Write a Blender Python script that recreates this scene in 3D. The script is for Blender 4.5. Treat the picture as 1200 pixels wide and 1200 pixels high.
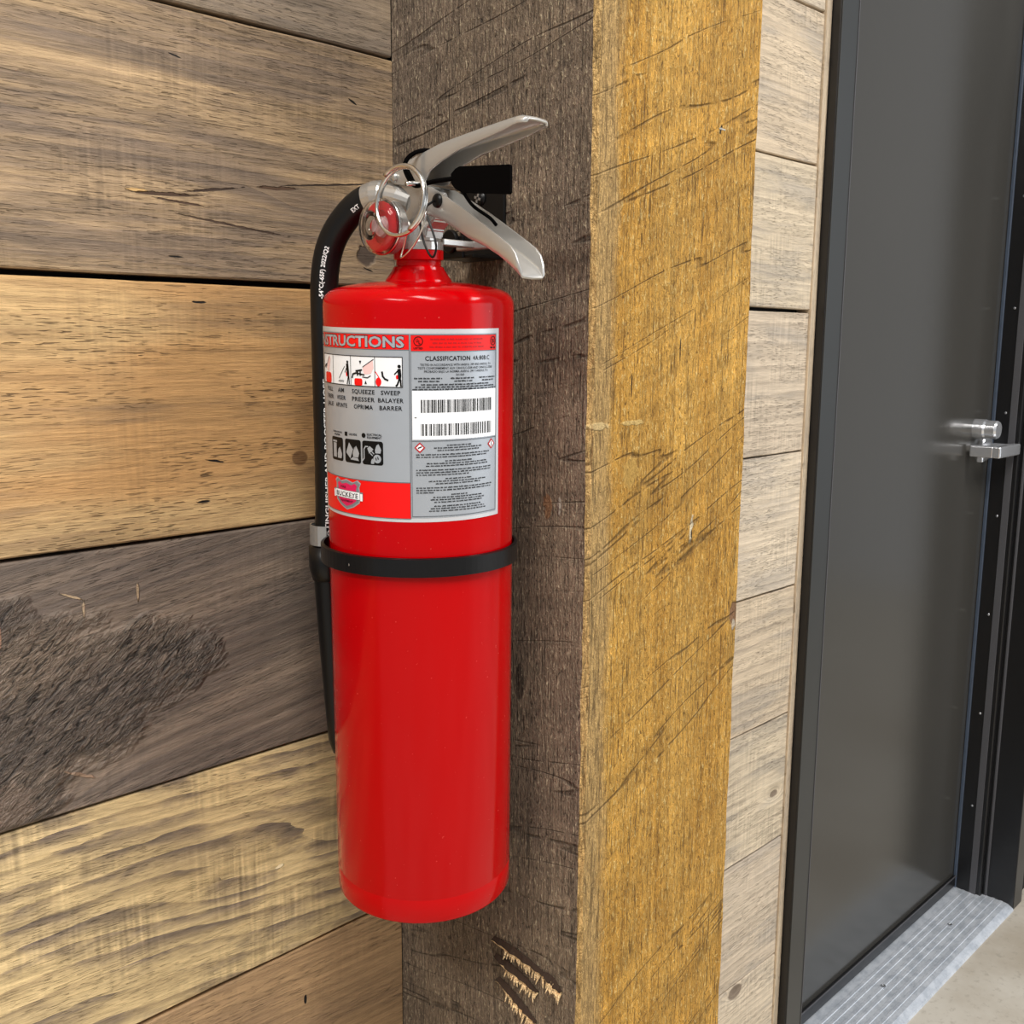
import bpy, bmesh, math, random
from mathutils import Vector, Matrix, Quaternion

# ------------------------------------------------------------------ reset
for o in list(bpy.data.objects):
    bpy.data.objects.remove(o, do_unlink=True)
scene = bpy.context.scene
COL = scene.collection
random.seed(7)

# ------------------------------------------------------------------ camera
cam_data = bpy.data.cameras.new('camera')
cam_data.sensor_width = 36.0
cam_data.lens = 36.0 * 1202 / 1200
cam_data.clip_start = 0.02
cam = bpy.data.objects.new('camera', cam_data)
COL.objects.link(cam)
cam.matrix_world = Matrix((
    (0.7049951, 0.11186699, -0.70033398, -0.5540),
    (-0.70918075, 0.12049188, -0.69465414, -0.6904),
    (0.00667569, 0.98639114, 0.1642801, 1.2170),
    (0, 0, 0, 1)))
scene.camera = cam

# ------------------------------------------------------------------ world, lights, exposure
world = bpy.data.worlds.new('world')
scene.world = world
world.use_nodes = True
bg = world.node_tree.nodes['Background']
bg.inputs[0].default_value = (0.95, 0.97, 1.0, 1)
bg.inputs[1].default_value = 0.42


def area_light(name, loc, target, size, power, color=(1, 1, 1)):
    d = bpy.data.lights.new(name, 'AREA')
    d.shape = 'RECTANGLE'
    d.size, d.size_y = size
    d.energy = power
    d.color = color
    o = bpy.data.objects.new(name, d)
    COL.objects.link(o)
    o.location = loc
    o.rotation_euler = (Vector(target) - Vector(loc)).to_track_quat('-Z', 'Y').to_euler()
    return o


# ceiling luminaires of the hall, one added fill lamp, and the daylight from its shop front
area_light('ceiling_or_fill_lamp', (-0.75, -1.35, 3.0), (-0.75, -1.35, 0), (0.35, 1.2), 52, (1.0, 0.96, 0.90))
area_light('ceiling_or_fill_lamp', (-2.3, -1.0, 3.0), (-2.3, -1.0, 0), (0.35, 1.2), 70, (1.0, 0.96, 0.90))  # unseen lamp added on the left to brighten the dark post face
area_light('ceiling_or_fill_lamp', (1.3, -1.9, 3.0), (1.3, -1.9, 0), (0.6, 1.2), 54, (1.0, 0.96, 0.92))
area_light('shop_front_daylight', (3.4, -4.2, 1.7), (0.6, 0, 0.9), (3.0, 2.4), 60, (0.90, 0.95, 1.0))

scene.view_settings.view_transform = 'Standard'
scene.view_settings.look = 'None'
scene.view_settings.gamma = 1.0
scene.view_settings.exposure = 0.0
scene.view_settings.use_curve_mapping = False


# ------------------------------------------------------------------ helpers: colour and nodes
def lin(c):
    c = c / 255.0
    return c / 12.92 if c <= 0.04045 else ((c + 0.055) / 1.055) ** 2.4


def rgb(r, g, b):
    return (lin(r), lin(g), lin(b), 1.0)


class NT:
    """small builder for node trees"""

    def __init__(self, name):
        self.m = bpy.data.materials.new(name)
        self.m.use_nodes = True
        self.t = self.m.node_tree
        self.b = self.t.nodes['Principled BSDF']

    def n(self, typ, **kw):
        nd = self.t.nodes.new(typ)
        for k, v in kw.items():
            setattr(nd, k, v)
        return nd

    def put(self, sock, v):
        if isinstance(v, bpy.types.NodeSocket):
            self.t.links.new(v, sock)
        else:
            sock.default_value = v

    def f(self, op, a, b=0.0, c=None, clamp=False):
        nd = self.n('ShaderNodeMath', operation=op)
        nd.use_clamp = clamp
        self.put(nd.inputs[0], a)
        self.put(nd.inputs[1], b)
        if c is not None:
            self.put(nd.inputs[2], c)
        return nd.outputs[0]

    def add(self, a, b):
        return self.f('ADD', a, b)

    def sub(self, a, b):
        return self.f('SUBTRACT', a, b)

    def mul(self, a, b):
        return self.f('MULTIPLY', a, b)

    def step(self, x, lo, hi):
        nd = self.n('ShaderNodeMapRange', interpolation_type='SMOOTHSTEP')
        self.put(nd.inputs[0], x)
        self.put(nd.inputs[1], lo)
        self.put(nd.inputs[2], hi)
        return nd.outputs[0]

    def vec(self, x, y, z=0.0):
        nd = self.n('ShaderNodeCombineXYZ')
        self.put(nd.inputs[0], x)
        self.put(nd.inputs[1], y)
        self.put(nd.inputs[2], z)
        return nd.outputs[0]

    def noise(self, v, detail=2.0, rough=0.5, dist=0.0):
        nd = self.n('ShaderNodeTexNoise')
        self.put(nd.inputs['Vector'], v)
        nd.inputs['Scale'].default_value = 1.0
        nd.inputs['Detail'].default_value = detail
        nd.inputs['Roughness'].default_value = rough
        nd.inputs['Distortion'].default_value = dist
        return nd.outputs[0]

    def mix(self, fac, a, b, mode='MIX'):
        nd = self.n('ShaderNodeMix', data_type='RGBA', blend_type=mode)
        self.put(nd.inputs[0], fac)
        self.put(nd.inputs[6], a)
        self.put(nd.inputs[7], b)
        return nd.outputs[2]

    def obj(self):
        tc = self.n('ShaderNodeTexCoord')
        s = self.n('ShaderNodeSeparateXYZ')
        self.t.links.new(tc.outputs['Object'], s.inputs[0])
        return s.outputs

    def bump(self, h, dist, strength=1.0):
        nd = self.n('ShaderNodeBump')
        nd.inputs['Strength'].default_value = strength
        nd.inputs['Distance'].default_value = dist
        self.put(nd.inputs['Height'], h)
        self.put(self.b.inputs['Normal'], nd.outputs[0])


def plain(name, col, rough=0.5, metal=0.0, coat=0.0, noise_amt=0.0, noise_scale=200.0, **kw):
    N = NT(name)
    N.b.inputs['Roughness'].default_value = rough
    N.b.inputs['Metallic'].default_value = metal
    N.b.inputs['Coat Weight'].default_value = coat
    N.b.inputs['Coat Roughness'].default_value = 0.05
    x = N.obj()
    nz = N.noise(N.vec(N.mul(x[0], noise_scale), N.mul(x[1], noise_scale), N.mul(x[2], noise_scale)), 3.0)
    d = [c * (1 - noise_amt) for c in col[:3]] + [1]
    N.put(N.b.inputs['Base Color'], N.mix(nz, tuple(d), col))
    for k, v in kw.items():
        N.b.inputs[k].default_value = v
    return N.m


def wood(name, light, dark, stain, u=0, v=2, seed=0.0, rings=80.0, ring_c=0.6, warp=0.5, warp_s=(2.0, 6.0),
         stain_amt=0.6, stain_s=(5.0, 22.0), stain_lo=0.42, stain_hi=0.68, fiber=0.35, fiber_s=(14.0, 420.0),
         pores=0.4, pore_s=(80.0, 1300.0), saw=0.2, saw_s=300.0, knots=(), spots=(), patch=None,
         bump=0.0012, rough=0.62, kerf=None, edge=None, ring_bump=0.5, fuzz=0.0, fuzz_col=(1, 1, 1, 1), tilt=0.0, speck=0.0,
         tint=None, ring_stain=0.25, streak=0.5):
    N = NT(name)
    P = N.obj()
    U, V = P[u], P[v]
    VR = V
    if tilt:
        V = N.add(V, N.mul(U, tilt))
    # growth rings: distorted layers, bulging round the knots
    wn = N.sub(N.noise(N.vec(N.mul(U, warp_s[0]), N.mul(V, warp_s[1]), seed), 2.0, 0.45), 0.5)
    wn2 = N.sub(N.noise(N.vec(N.mul(U, 22.0), N.mul(V, 90.0), seed + 3), 2.0), 0.5)
    field = N.add(N.mul(V, rings), N.add(N.mul(wn, warp * 6.0), N.mul(wn2, 0.55)))
    core = None
    for (ku, kv, a, b, s, cr) in knots:
        du = N.f('DIVIDE', N.sub(U, ku), a)
        dv = N.f('DIVIDE', N.sub(VR, kv), b)
        d2 = N.add(N.mul(du, du), N.mul(dv, dv))
        g = N.f('POWER', 2.718, N.mul(d2, -1.0))
        field = N.add(field, N.mul(g, s))
        if cr > 0:
            c = N.step(N.add(d2, N.mul(wn2, 0.25)), cr * 1.25, cr * 0.7)
            core = c if core is None else N.f('MAXIMUM', core, c)
    fr = N.f('FRACT', field)
    late = N.mul(N.f('POWER', fr, 2.2), N.step(fr, 1.0, 0.90))
    rvar = N.noise(N.vec(N.mul(U, 6.0), N.mul(V, 45.0), seed + 9), 2.0)
    late = N.mul(late, N.step(rvar, 0.25, 0.6))
    # fibres, pores, stain, saw marks
    fib = N.noise(N.vec(N.mul(U, fiber_s[0]), N.mul(V, fiber_s[1]), seed + 20), 5.0, 0.70)
    fib2 = N.noise(N.vec(N.mul(U, fiber_s[0] * 5), N.mul(V, fiber_s[1] * 1.7), seed + 25), 4.0, 0.70)
    por = N.noise(N.vec(N.mul(U, pore_s[0]), N.mul(V, pore_s[1]), seed + 30), 1.0)
    porm = N.mul(N.noise(N.vec(N.mul(U, 9.0), N.mul(V, 30.0), seed + 33), 2.0), 1.0)
    por = N.mul(N.step(por, 0.60, 0.70), N.step(porm, 0.38, 0.62))
    st = N.noise(N.vec(N.mul(U, stain_s[0]), N.mul(V, stain_s[1]), seed + 40), 4.0, 0.58, 0.4)
    st = N.add(st, N.mul(N.sub(fib, 0.5), 0.30))
    st = N.mul(N.mul(N.step(st, stain_lo, stain_hi), stain_amt), N.add(1.0 - ring_stain, N.mul(fr, ring_stain)))
    swm = N.step(N.noise(N.vec(N.mul(U, 11.0), N.mul(V, 16.0), seed + 50), 2.0), 0.42, 0.66)
    sw = N.noise(N.vec(N.mul(U, saw_s), N.mul(V, 14.0), seed + 55), 1.0)
    sw = N.mul(N.sub(sw, 0.5), swm)
    base = light
    if tint is not None:
        tn = N.noise(N.vec(N.mul(U, 3.5), N.mul(V, 14.0), seed + 60), 2.0)
        base = N.mix(N.step(tn, 0.40, 0.62), light, tint)
    col = N.mix(N.mul(late, ring_c), base, dark)
    col = N.mix(st, col, stain)
    stk = N.sub(N.noise(N.vec(N.mul(U, 5.0), N.mul(V, 170.0), seed + 65), 3.0, 0.6), 0.5)
    fv = N.add(N.mul(N.sub(fib, 0.5), fiber * 3.6), N.mul(N.sub(fib2, 0.5), fiber * 3.4))
    fv = N.add(fv, N.mul(stk, streak * 2.0))
    fv = N.add(fv, N.mul(sw, saw * 2.5))
    br = N.f('MAXIMUM', N.add(1.0, fv), 0.12)
    vm = N.n('ShaderNodeVectorMath', operation='SCALE')
    N.put(vm.inputs[0], col)
    N.put(vm.inputs[3], br)
    col = vm.outputs[0]
    col = N.mix(N.mul(por, pores), col, (dark[0] * 0.25, dark[1] * 0.25, dark[2] * 0.25, 1))
    h = N.add(N.mul(N.sub(1.0, fr), ring_bump), N.add(N.mul(fib, 0.5), N.mul(fib2, 0.5)))
    h = N.sub(N.add(h, N.mul(sw, 1.4 * saw)), N.mul(por, 0.9))
    rgh = rough
    if core is not None:
        col = N.mix(N.mul(core, 0.75), col, (dark[0] * 0.5, dark[1] * 0.42, dark[2] * 0.38, 1))
    if fuzz > 0:      # torn fibres of a rough-sawn face
        fz = N.noise(N.vec(N.mul(U, 190.0), N.mul(V, 500.0), seed + 70), 3.0, 0.72, 0.6)
        fl = N.noise(N.vec(N.mul(U, 24.0), N.mul(V, 700.0), seed + 75), 2.0, 0.6, 0.3)
        cc = N.step(fz, 0.55, 0.68)
        dd = N.f('MAXIMUM', N.step(fz, 0.44, 0.32), N.mul(N.step(fl, 0.40, 0.30), 0.85))
        col = N.mix(N.mul(cc, fuzz * 0.80), col, fuzz_col)
        col = N.mix(N.mul(dd, fuzz * 0.88), col, tuple(c * 0.35 for c in dark[:3]) + (1,))
        h = N.add(h, N.add(N.mul(fz, 2.6 * fuzz), N.mul(fl, 1.6 * fuzz)))
    if kerf is not None:   # slanting marks of the saw blade
        ks, kn, ka = kerf
        K = N.add(U, N.mul(V, ks))
        K = N.add(K, N.mul(N.mul(V, V), ks * 0.5))
        k1 = N.noise(N.vec(N.mul(K, kn), N.mul(V, 6.0), seed + 80), 2.0, 0.65)
        k2 = N.noise(N.vec(N.mul(K, kn * 0.35), N.mul(V, 3.0), seed + 85), 1.0)
        kl = N.noise(N.vec(N.mul(K, kn * 0.6), N.mul(V, 2.5), seed + 83), 2.0, 0.6)
        kd = N.mul(N.step(N.f('ABSOLUTE', N.sub(kl, 0.52)), 0.013, 0.002), N.step(k2, 0.34, 0.50))
        brk = N.step(N.noise(N.vec(N.mul(U, 60.0), N.mul(V, 60.0), seed + 88), 2.0), 0.36, 0.52)
        kd = N.mul(kd, brk)
        col = N.mix(N.mul(kd, ka), col, tuple(c * 0.22 for c in dark[:3]) + (1,))
        vk = N.n('ShaderNodeVectorMath', operation='SCALE')
        N.put(vk.inputs[0], col)
        N.put(vk.inputs[3], N.add(1.0, N.mul(N.sub(k1, 0.5), 1.8 * ka)))
        col = vk.outputs[0]
        h = N.add(h, N.mul(k1, 1.2))
        h = N.sub(h, N.mul(kd, 1.6))
    if edge is not None:   # bare worn strip along one arris: (coordinate, width, colour)
        ev, ew, ecol = edge
        en = N.sub(N.noise(N.vec(N.mul(U, 12.0), N.mul(V, 60.0), seed + 90), 4.0, 0.65), 0.5)
        em = N.step(N.add(V, N.mul(en, 0.030)), ev + ew * 1.15, ev + ew * 0.55)
        ee = N.mix(N.step(fib2, 0.35, 0.62), tuple(c * 0.48 for c in ecol[:3]) + (1,), ecol)
        ee = N.mix(N.step(fib, 0.5, 0.36), ee, tuple(c * 0.30 for c in ecol[:3]) + (1,))
        col = N.mix(N.mul(em, 0.85), col, ee)
    if patch is not None:  # torn, pitted grain: list of (u, v, ru, rv)
        mk = None
        for (pu, pv, ra, rb) in patch:
            du = N.f('DIVIDE', N.sub(U, pu), ra)
            dv = N.f('DIVIDE', N.sub(VR, pv), rb)
            g = N.add(N.mul(du, du), N.mul(dv, dv))
            g = N.step(N.add(g, N.mul(N.sub(N.noise(N.vec(N.mul(U, 40.0), N.mul(V, 60.0), seed + 97), 3.0), 0.5), 2.2)), 1.25, 0.25)
            mk = g if mk is None else N.f('MAXIMUM', mk, g)
        dg = N.add(V, N.mul(U, -0.55))
        pz = N.noise(N.vec(N.mul(U, 85.0), N.mul(dg, 210.0), seed + 95), 3.0, 0.62, 1.4)
        pit = N.step(pz, 0.50, 0.36)
        hi = N.step(pz, 0.57, 0.68)
        col = N.mix(N.mul(N.mul(pit, mk), 0.85), col, tuple(c * 0.12 for c in dark[:3]) + (1,))
        col = N.mix(N.mul(N.mul(hi, mk), 0.55), col, tuple(min(1, c * 1.5 + 0.03) for c in light[:3]) + (1,))
        h = N.add(h, N.mul(N.mul(pz, mk), 13.0))
        rgh = N.sub(rough, N.mul(mk, 0.16))
    for sp in spots:       # scars, cracks, staples: (u, v, ru, rv, slope, colour, depth)
        su, sv, ra, rb, sl, sc, dep = sp
        du0 = N.sub(U, su)
        dv0 = N.sub(N.sub(VR, sv), N.mul(du0, sl))
        wob = N.mul(N.sub(N.noise(N.vec(N.mul(U, 160.0), N.mul(V, 160.0), seed + 100), 2.0), 0.5), 0.9)
        du = N.f('DIVIDE', du0, ra)
        dv = N.add(N.f('DIVIDE', dv0, rb), N.mul(wob, 1.8))
        d2 = N.add(N.add(N.mul(du, du), N.mul(dv, dv)), N.mul(wob, 1.8))
        m_ = N.step(d2, 1.1, 0.55)
        col = N.mix(m_, col, sc)
        h = N.add(h, N.mul(m_, dep))
    if speck > 0:
        s1 = N.noise(N.vec(N.mul(P[0], 420.0), N.mul(P[1], 420.0), N.mul(P[2], 420.0)), 1.0)
        col = N.mix(N.mul(N.step(s1, 0.70, 0.76), speck), col, rgb(225, 215, 200))
    N.put(N.b.inputs['Base Color'], col)
    N.put(N.b.inputs['Roughness'], rgh)
    N.b.inputs['Specular IOR Level'].default_value = 0.35
    N.bump(h, bump)
    return N.m


# ------------------------------------------------------------------ helpers: meshes
def link(name, me, mat=None, parent=None, smooth=False):
    if isinstance(me, bmesh.types.BMesh):
        b = me
        me = bpy.data.meshes.new(name)
        b.normal_update()
        b.to_mesh(me)
        b.free()
    if mat is not None:
        for mm in (mat if isinstance(mat, (list, tuple)) else [mat]):
            me.materials.append(mm)
    if smooth:
        for p in me.polygons:
            p.use_smooth = True
    o = bpy.data.objects.new(name, me)
    COL.objects.link(o)
    if parent is not None:
        o.parent = parent
    return o


def empty(name, loc=(0, 0, 0)):
    o = bpy.data.objects.new(name, None)
    o.empty_display_size = 0.05
    COL.objects.link(o)
    o.location = loc
    return o


def tag(o, label=None, cat=None, group=None, kind=None):
    if label:
        o['label'] = label
    if cat:
        o['category'] = cat
    if group:
        o['group'] = group
    if kind:
        o['kind'] = kind
    return o


def bm_box(b, x0, x1, y0, y1, z0, z1, bevel=0.0, seg=2):
    r = bmesh.ops.create_cube(b, size=1.0)
    vs = r['verts']
    for v in vs:
        v.co = Vector((x0 + (v.co.x + .5) * (x1 - x0), y0 + (v.co.y + .5) * (y1 - y0), z0 + (v.co.z + .5) * (z1 - z0)))
    if bevel > 0:
        es = list({e for v in vs for e in v.link_edges})
        bmesh.ops.bevel(b, geom=es, offset=bevel, segments=seg, affect='EDGES', profile=0.5)
    return b


def box(x0, x1, y0, y1, z0, z1, bevel=0.0, seg=2):
    return bm_box(bmesh.new(), x0, x1, y0, y1, z0, z1, bevel, seg)


def lathe(b, prof, M=None, seg=64, cap0=True, cap1=True):
    """prof: (r, z) pairs turned about z, placed by matrix M"""
    M = M or Matrix.Identity(4)
    rings = []
    for r, z in prof:
        rings.append([b.verts.new(M @ Vector((r * math.cos(2 * math.pi * i / seg), r * math.sin(2 * math.pi * i / seg), z)))
                      for i in range(seg)])
    for a, c in zip(rings, rings[1:]):
        for i in range(seg):
            j = (i + 1) % seg
            b.faces.new((a[i], a[j], c[j], c[i]))
    if cap0:
        b.faces.new(list(reversed(rings[0])))
    if cap1:
        b.faces.new(rings[-1])
    return b


def frames(pts, closed=False):
    out = []
    n = len(pts)
    up = None
    for i, p in enumerate(pts):
        a = pts[(i - 1) % n] if (closed or i > 0) else p
        c = pts[(i + 1) % n] if (closed or i < n - 1) else p
        t = (c - a).normalized()
        if up is None:
            ref = Vector((0, 0, 1)) if abs(t.z) < 0.8 else Vector((1, 0, 0))
            up = (ref - t * ref.dot(t)).normalized()
        else:
            up = (up - t * up.dot(t)).normalized()
        out.append((p, t, up, t.cross(up)))
    return out


def tube(b, pts, r, seg=12, closed=False, cap=True):
    fr = frames(pts, closed)
    rings = []
    for k, (p, t, n_, w) in enumerate(fr):
        rr = r[k] if isinstance(r, (list, tuple)) else r
        rings.append([b.verts.new(p + n_ * rr * math.cos(2 * math.pi * i / seg) + w * rr * math.sin(2 * math.pi * i / seg))
                      for i in range(seg)])
    m = len(rings)
    for k in range(m if closed else m - 1):
        a, c = rings[k], rings[(k + 1) % m]
        for i in range(seg):
            j = (i + 1) % seg
            b.faces.new((a[i], a[j], c[j], c[i]))
    if cap and not closed:
        b.faces.new(list(reversed(rings[0])))
        b.faces.new(rings[-1])
    return b


def spline(pts, per=8, closed=False):
    """Catmull-Rom through the points"""
    pts = [Vector(p) for p in pts]
    n = len(pts)
    out = []
    rng = range(n) if closed else range(n - 1)
    for i in rng:
        if closed:
            p0, p1, p2, p3 = pts[(i - 1) % n], pts[i], pts[(i + 1) % n], pts[(i + 2) % n]
        else:
            p1, p2 = pts[i], pts[i + 1]
            p0 = pts[i - 1] if i > 0 else p1 * 2 - p2
            p3 = pts[i + 2] if i + 2 < n else p2 * 2 - p1
        for k in range(per):
            t = k / per
            out.append(0.5 * ((2 * p1) + (p2 - p0) * t + (2 * p0 - 5 * p1 + 4 * p2 - p3) * t * t + (3 * p1 - p0 - 3 * p2 + p3) * t ** 3))
    if not closed:
        out.append(pts[-1])
    return out


def prism(b, poly, axis_fn, d0, d1):
    """extrude a 2D polygon between depths d0 and d1; axis_fn(p, q, d) gives the 3D point"""
    a = [b.verts.new(axis_fn(p, q, d0)) for p, q in poly]
    c = [b.verts.new(axis_fn(p, q, d1)) for p, q in poly]
    n = len(poly)
    b.faces.new(a)
    b.faces.new(list(reversed(c)))
    for i in range(n):
        j = (i + 1) % n
        b.faces.new((a[j], a[i], c[i], c[j]))
    bmesh.ops.recalc_face_normals(b, faces=b.faces)
    return b


# ------------------------------------------------------------------ wood of the wall boards
Z0 = 0.7063          # one joint height; joints repeat every BH
BH = 0.184
DARK = rgb(66, 52, 42)
BLK = rgb(22, 17, 14)
CREAM = rgb(232, 212, 172)

left_mats = {}
right_mats = {}


def row_mat_left(k):
    # k counts boards up from the joint at Z0: -1 is the lowest seen, 4 the highest seen
    if k == -1:
        return wood('wood_brown_board', rgb(174, 142, 104), rgb(122, 94, 70), rgb(128, 104, 82), seed=1.3, rings=120,
                    ring_c=.45, tilt=0.05, stain_amt=.55, saw=.12, fiber=.24, pores=.25, rough=.6, streak=.3,
                    spots=[(-.107, .655, .0015, .0035, 0, BLK, -1)])
    if k == 0:
        return wood('wood_wavy_board', rgb(204, 178, 130), rgb(108, 88, 66), rgb(102, 89, 79), seed=5.1, rings=64,
                    ring_c=.75, warp=.55, warp_s=(3.5, 6.0), tilt=0.07, stain_amt=.95, stain_s=(14, 30), stain_lo=.40,
                    stain_hi=.62, ring_stain=.85, saw=.55, saw_s=240, fiber=.30, pores=.25, ring_bump=3.0, bump=.0012, streak=.5,
                    knots=[(-.150, .792, .08, .022, 1.6, 0), (-.04, .80, .05, .030, 1.3, 0)],
                    spots=[(-.128, .787, .0045, .0016, .1, CREAM, 1)])
    if k == 1:
        return wood('wood_dark_torn_board', rgb(136, 119, 103), rgb(74, 63, 56), rgb(92, 82, 76), seed=9.7, rings=90,
                    ring_c=.6, tilt=-0.16, stain_amt=.8, stain_lo=.3, stain_hi=.6, saw=.15, fiber=.30, pores=.4,
                    bump=.0014, rough=.55, knots=[(-.345, .905, .06, .04, 4.0, 0)],
                    patch=[(-.300, .975, .075, .058), (-.325, .925, .05, .032), (-.235, .985, .06, .035), (-.33, 1.02, .03, .03)],
                    spots=[(-.283, 1.0435, .008, .0010, -.45, rgb(180, 156, 126), 3), (-.2755, 1.034, .0012, .007, 0, rgb(166, 144, 118), 3),
                           (-.2365, 1.039, .0012, .007, 0, rgb(166, 142, 114), 3), (-.331, 1.024, .0013, .008, 0, rgb(168, 134, 110), 1),
                           (-.333, .908, .020, .015, 0, rgb(132, 114, 100), .3), (-.285, .916, .012, .0016, -.5, rgb(152, 126, 104), .8)])
    if k == 2:
        return wood('wood_golden_board', rgb(198, 166, 118), rgb(140, 106, 72), rgb(120, 99, 76), seed=14.2, rings=95,
                    ring_c=.40, warp=.4, tilt=0.0, stain_amt=.70, stain_s=(3.2, 24), stain_lo=.50, stain_hi=.70, saw=.16,
                    fiber=.26, pores=.75, pore_s=(75, 900), tint=rgb(184, 143, 94), streak=.35,
                    knots=[(-.165, 1.122, .035, .012, 1.6, 0), (-.0971, 1.1241, .010, .0085, 1.0, .5)],
                    spots=[(-.171, 1.1275, .008, .0008, -.2, BLK, -1), (-.1785, 1.2432, .006, .0009, 0, BLK, -1),
                           (-.182, 1.098, .006, .0009, 0, BLK, -1)])
    if k == 3:
        return wood('wood_grey_stained_board', rgb(176, 149, 114), rgb(100, 83, 67), rgb(108, 94, 83), seed=21.4, rings=100,
                    ring_c=.50, warp=.4, tilt=0.0, stain_amt=.88, stain_s=(4.0, 30), stain_lo=.36, stain_hi=.62, saw=.30,
                    fiber=.32, pores=.35, bump=.0013, streak=.6,
                    knots=[(-.08, 1.318, .05, .012, 1.2, 0)],
                    spots=[(-.200, 1.3160, .026, .0013, .05, rgb(74, 54, 40), -3), (-.222, 1.3165, .008, .0012, 0, rgb(206, 168, 112), 2),
                           (-.190, 1.3115, .022, .0009, -.06, rgb(80, 60, 46), -3),
                           (-.165, 1.3225, .024, .0010, .16, rgb(66, 50, 40), -3), (-.112, 1.3290, .018, .0014, .05, rgb(92, 70, 54), -3),
                           (-.060, 1.3370, .045, .0007, .12, rgb(54, 42, 34), -2), (-.150, 1.2990, .045, .0008, -.10, rgb(74, 56, 44), -2),
                           (-.190, 1.4085, .005, .0006, -.2, BLK, -1), (-.196, 1.274, .006, .0006, 0, BLK, -1),
                           (-.0291, 1.2847, .0105, .0085, 0, rgb(86, 73, 63), -1), (-.0275, 1.2738, .005, .0008, -.3, BLK, -1),
                           (-.040, 1.4020, .004, .0010, -.4, BLK, -1)])
    if k == 4:
        return wood('wood_top_grey_board', rgb(152, 134, 112), rgb(100, 86, 74), rgb(118, 107, 97), seed=27.9, rings=130,
                    ring_c=.5, stain_amt=.8, stain_lo=.3, stain_hi=.6, saw=.25, fiber=.28, pores=.3)
    return wood('wood_board', rgb(186, 156, 114), rgb(120, 96, 72), rgb(124, 106, 90), seed=31 + k * 3.7, rings=100,
                stain_amt=.7, saw=.2)


def row_mat_right(k):
    base = [rgb(204, 186, 160), rgb(212, 196, 172), rgb(200, 184, 162), rgb(206, 190, 164)][k % 4]
    dk = rgb(132, 118, 104)
    sn = [rgb(150, 143, 134), rgb(158, 150, 140), rgb(142, 136, 128)][k % 3]
    spots, knots, ring_c, amt = [], [], .5, .6
    if k == 5:
        knots = [(.602, 1.589, .012, .008, 2.5, .45), (.610, 1.600, .06, .05, 2.5, 0)]
        spots = [(.599, 1.545, .0035, .014, 0, rgb(188, 116, 50), 0), (.601, 1.568, .002, .02, 0, rgb(112, 92, 76), -1)]
    if k == 4:
        pass
    if k == -1:
        knots = [(.665, .595, .02, .010, 3.0, .25)]
    if k == -3:
        knots = [(.588, .327, .022, .013, 2.5, .6)]
    if k in (0, -1):
        ring_c, amt = .75, .5
    return wood('wood_pale_board', base, dk, sn, seed=60 + k * 5.3, rings=70 if k in (0, -1, 2) else 95, ring_c=ring_c,
                warp=.6, stain_amt=amt, stain_s=(6, 26), stain_lo=.44, stain_hi=.66, saw=.26, saw_s=240, fiber=.20,
                fiber_s=(10, 320), pores=.20, knots=knots, spots=spots, ring_bump=1.6, bump=.0010, rough=.66, streak=.3)


def plank_mesh(x0, x1, z0, z1, y0, y1, seed):
    """board with slightly uneven long edges and eased front arrises"""
    rnd = random.Random(seed)
    n = max(6, int((x1 - x0) / 0.06))
    b = bmesh.new()
    rows = []
    lo = [rnd.uniform(-.0005, .0005) for _ in range(n + 1)]
    hi = [rnd.uniform(-.0005, .0005) for _ in range(n + 1)]
    cup = rnd.uniform(-.0008, .0008)
    e = 0.0012
    for i in range(n + 1):
        x = x0 + (x1 - x0) * i / n
        a, c = z0 + lo[i], z1 + hi[i]
        ring = [(y1, a), (y0 + e, a), (y0, a + e), (y0 + cup, (a + c) / 2), (y0, c - e), (y0 + e, c), (y1, c)]
        rows.append([b.verts.new((x, yy, zz)) for yy, zz in ring])
    m = len(rows[0])
    for p, q in zip(rows, rows[1:]):
        for i in range(m):
            j = (i + 1) % m
            b.faces.new((p[i], p[j], q[j], q[i]))
    b.faces.new(list(reversed(rows[0])))
    b.faces.new(rows[-1])
    bmesh.ops.recalc_face_normals(b, faces=b.faces)
    return b


# ------------------------------------------------------------------ the setting
FRAME_X0, FRAME_X1 = 0.707, 0.752     # left jamb of the door frame
OPEN_X1 = 1.686                       # right side of the door opening
WALL_TOP = 2.75
m_back = plain('dark_batten_backing', rgb(16, 13, 11), 0.95)

b = bmesh.new()
bm_box(b, -1.5, 0.715, 0.020, 0.12, 0, WALL_TOP)
bm_box(b, 1.72, 3.0, 0.0, 0.12, 0, WALL_TOP)
bm_box(b, 0.715, 1.72, 0.020, 0.12, 2.16, WALL_TOP)
wall = link('wall_back', b, m_back)
tag(wall, 'wall clad with wide horizontal stained wooden boards', kind='structure')

for k in range(-4, 12):
    za = Z0 + BH * k
    zb = za + BH
    za = max(za, 0.004)
    if zb < 0.02 or za > WALL_TOP - .02:
        continue
    zb = min(zb, WALL_TOP)
    g = 0.0016
    gap_hi = 0.0024 if k in (2, 4) else (0.0018 if k == 3 else 0.0012)
    gap_lo = 0.0022 if k == 3 else 0.0010
    dy = {3: -0.0010, 2: 0.0006, 1: -0.0006, 4: 0.0}.get(k, 0.0)
    link('plank', plank_mesh(-1.5, -0.0005, za + gap_lo, zb - gap_hi, dy, 0.019, 100 + k), row_mat_left(k), wall)
    link('plank', plank_mesh(0.02, 0.6930, za + gap_lo, zb - gap_hi, dy * 0.5, 0.019, 200 + k), row_mat_right(k), wall)

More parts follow.
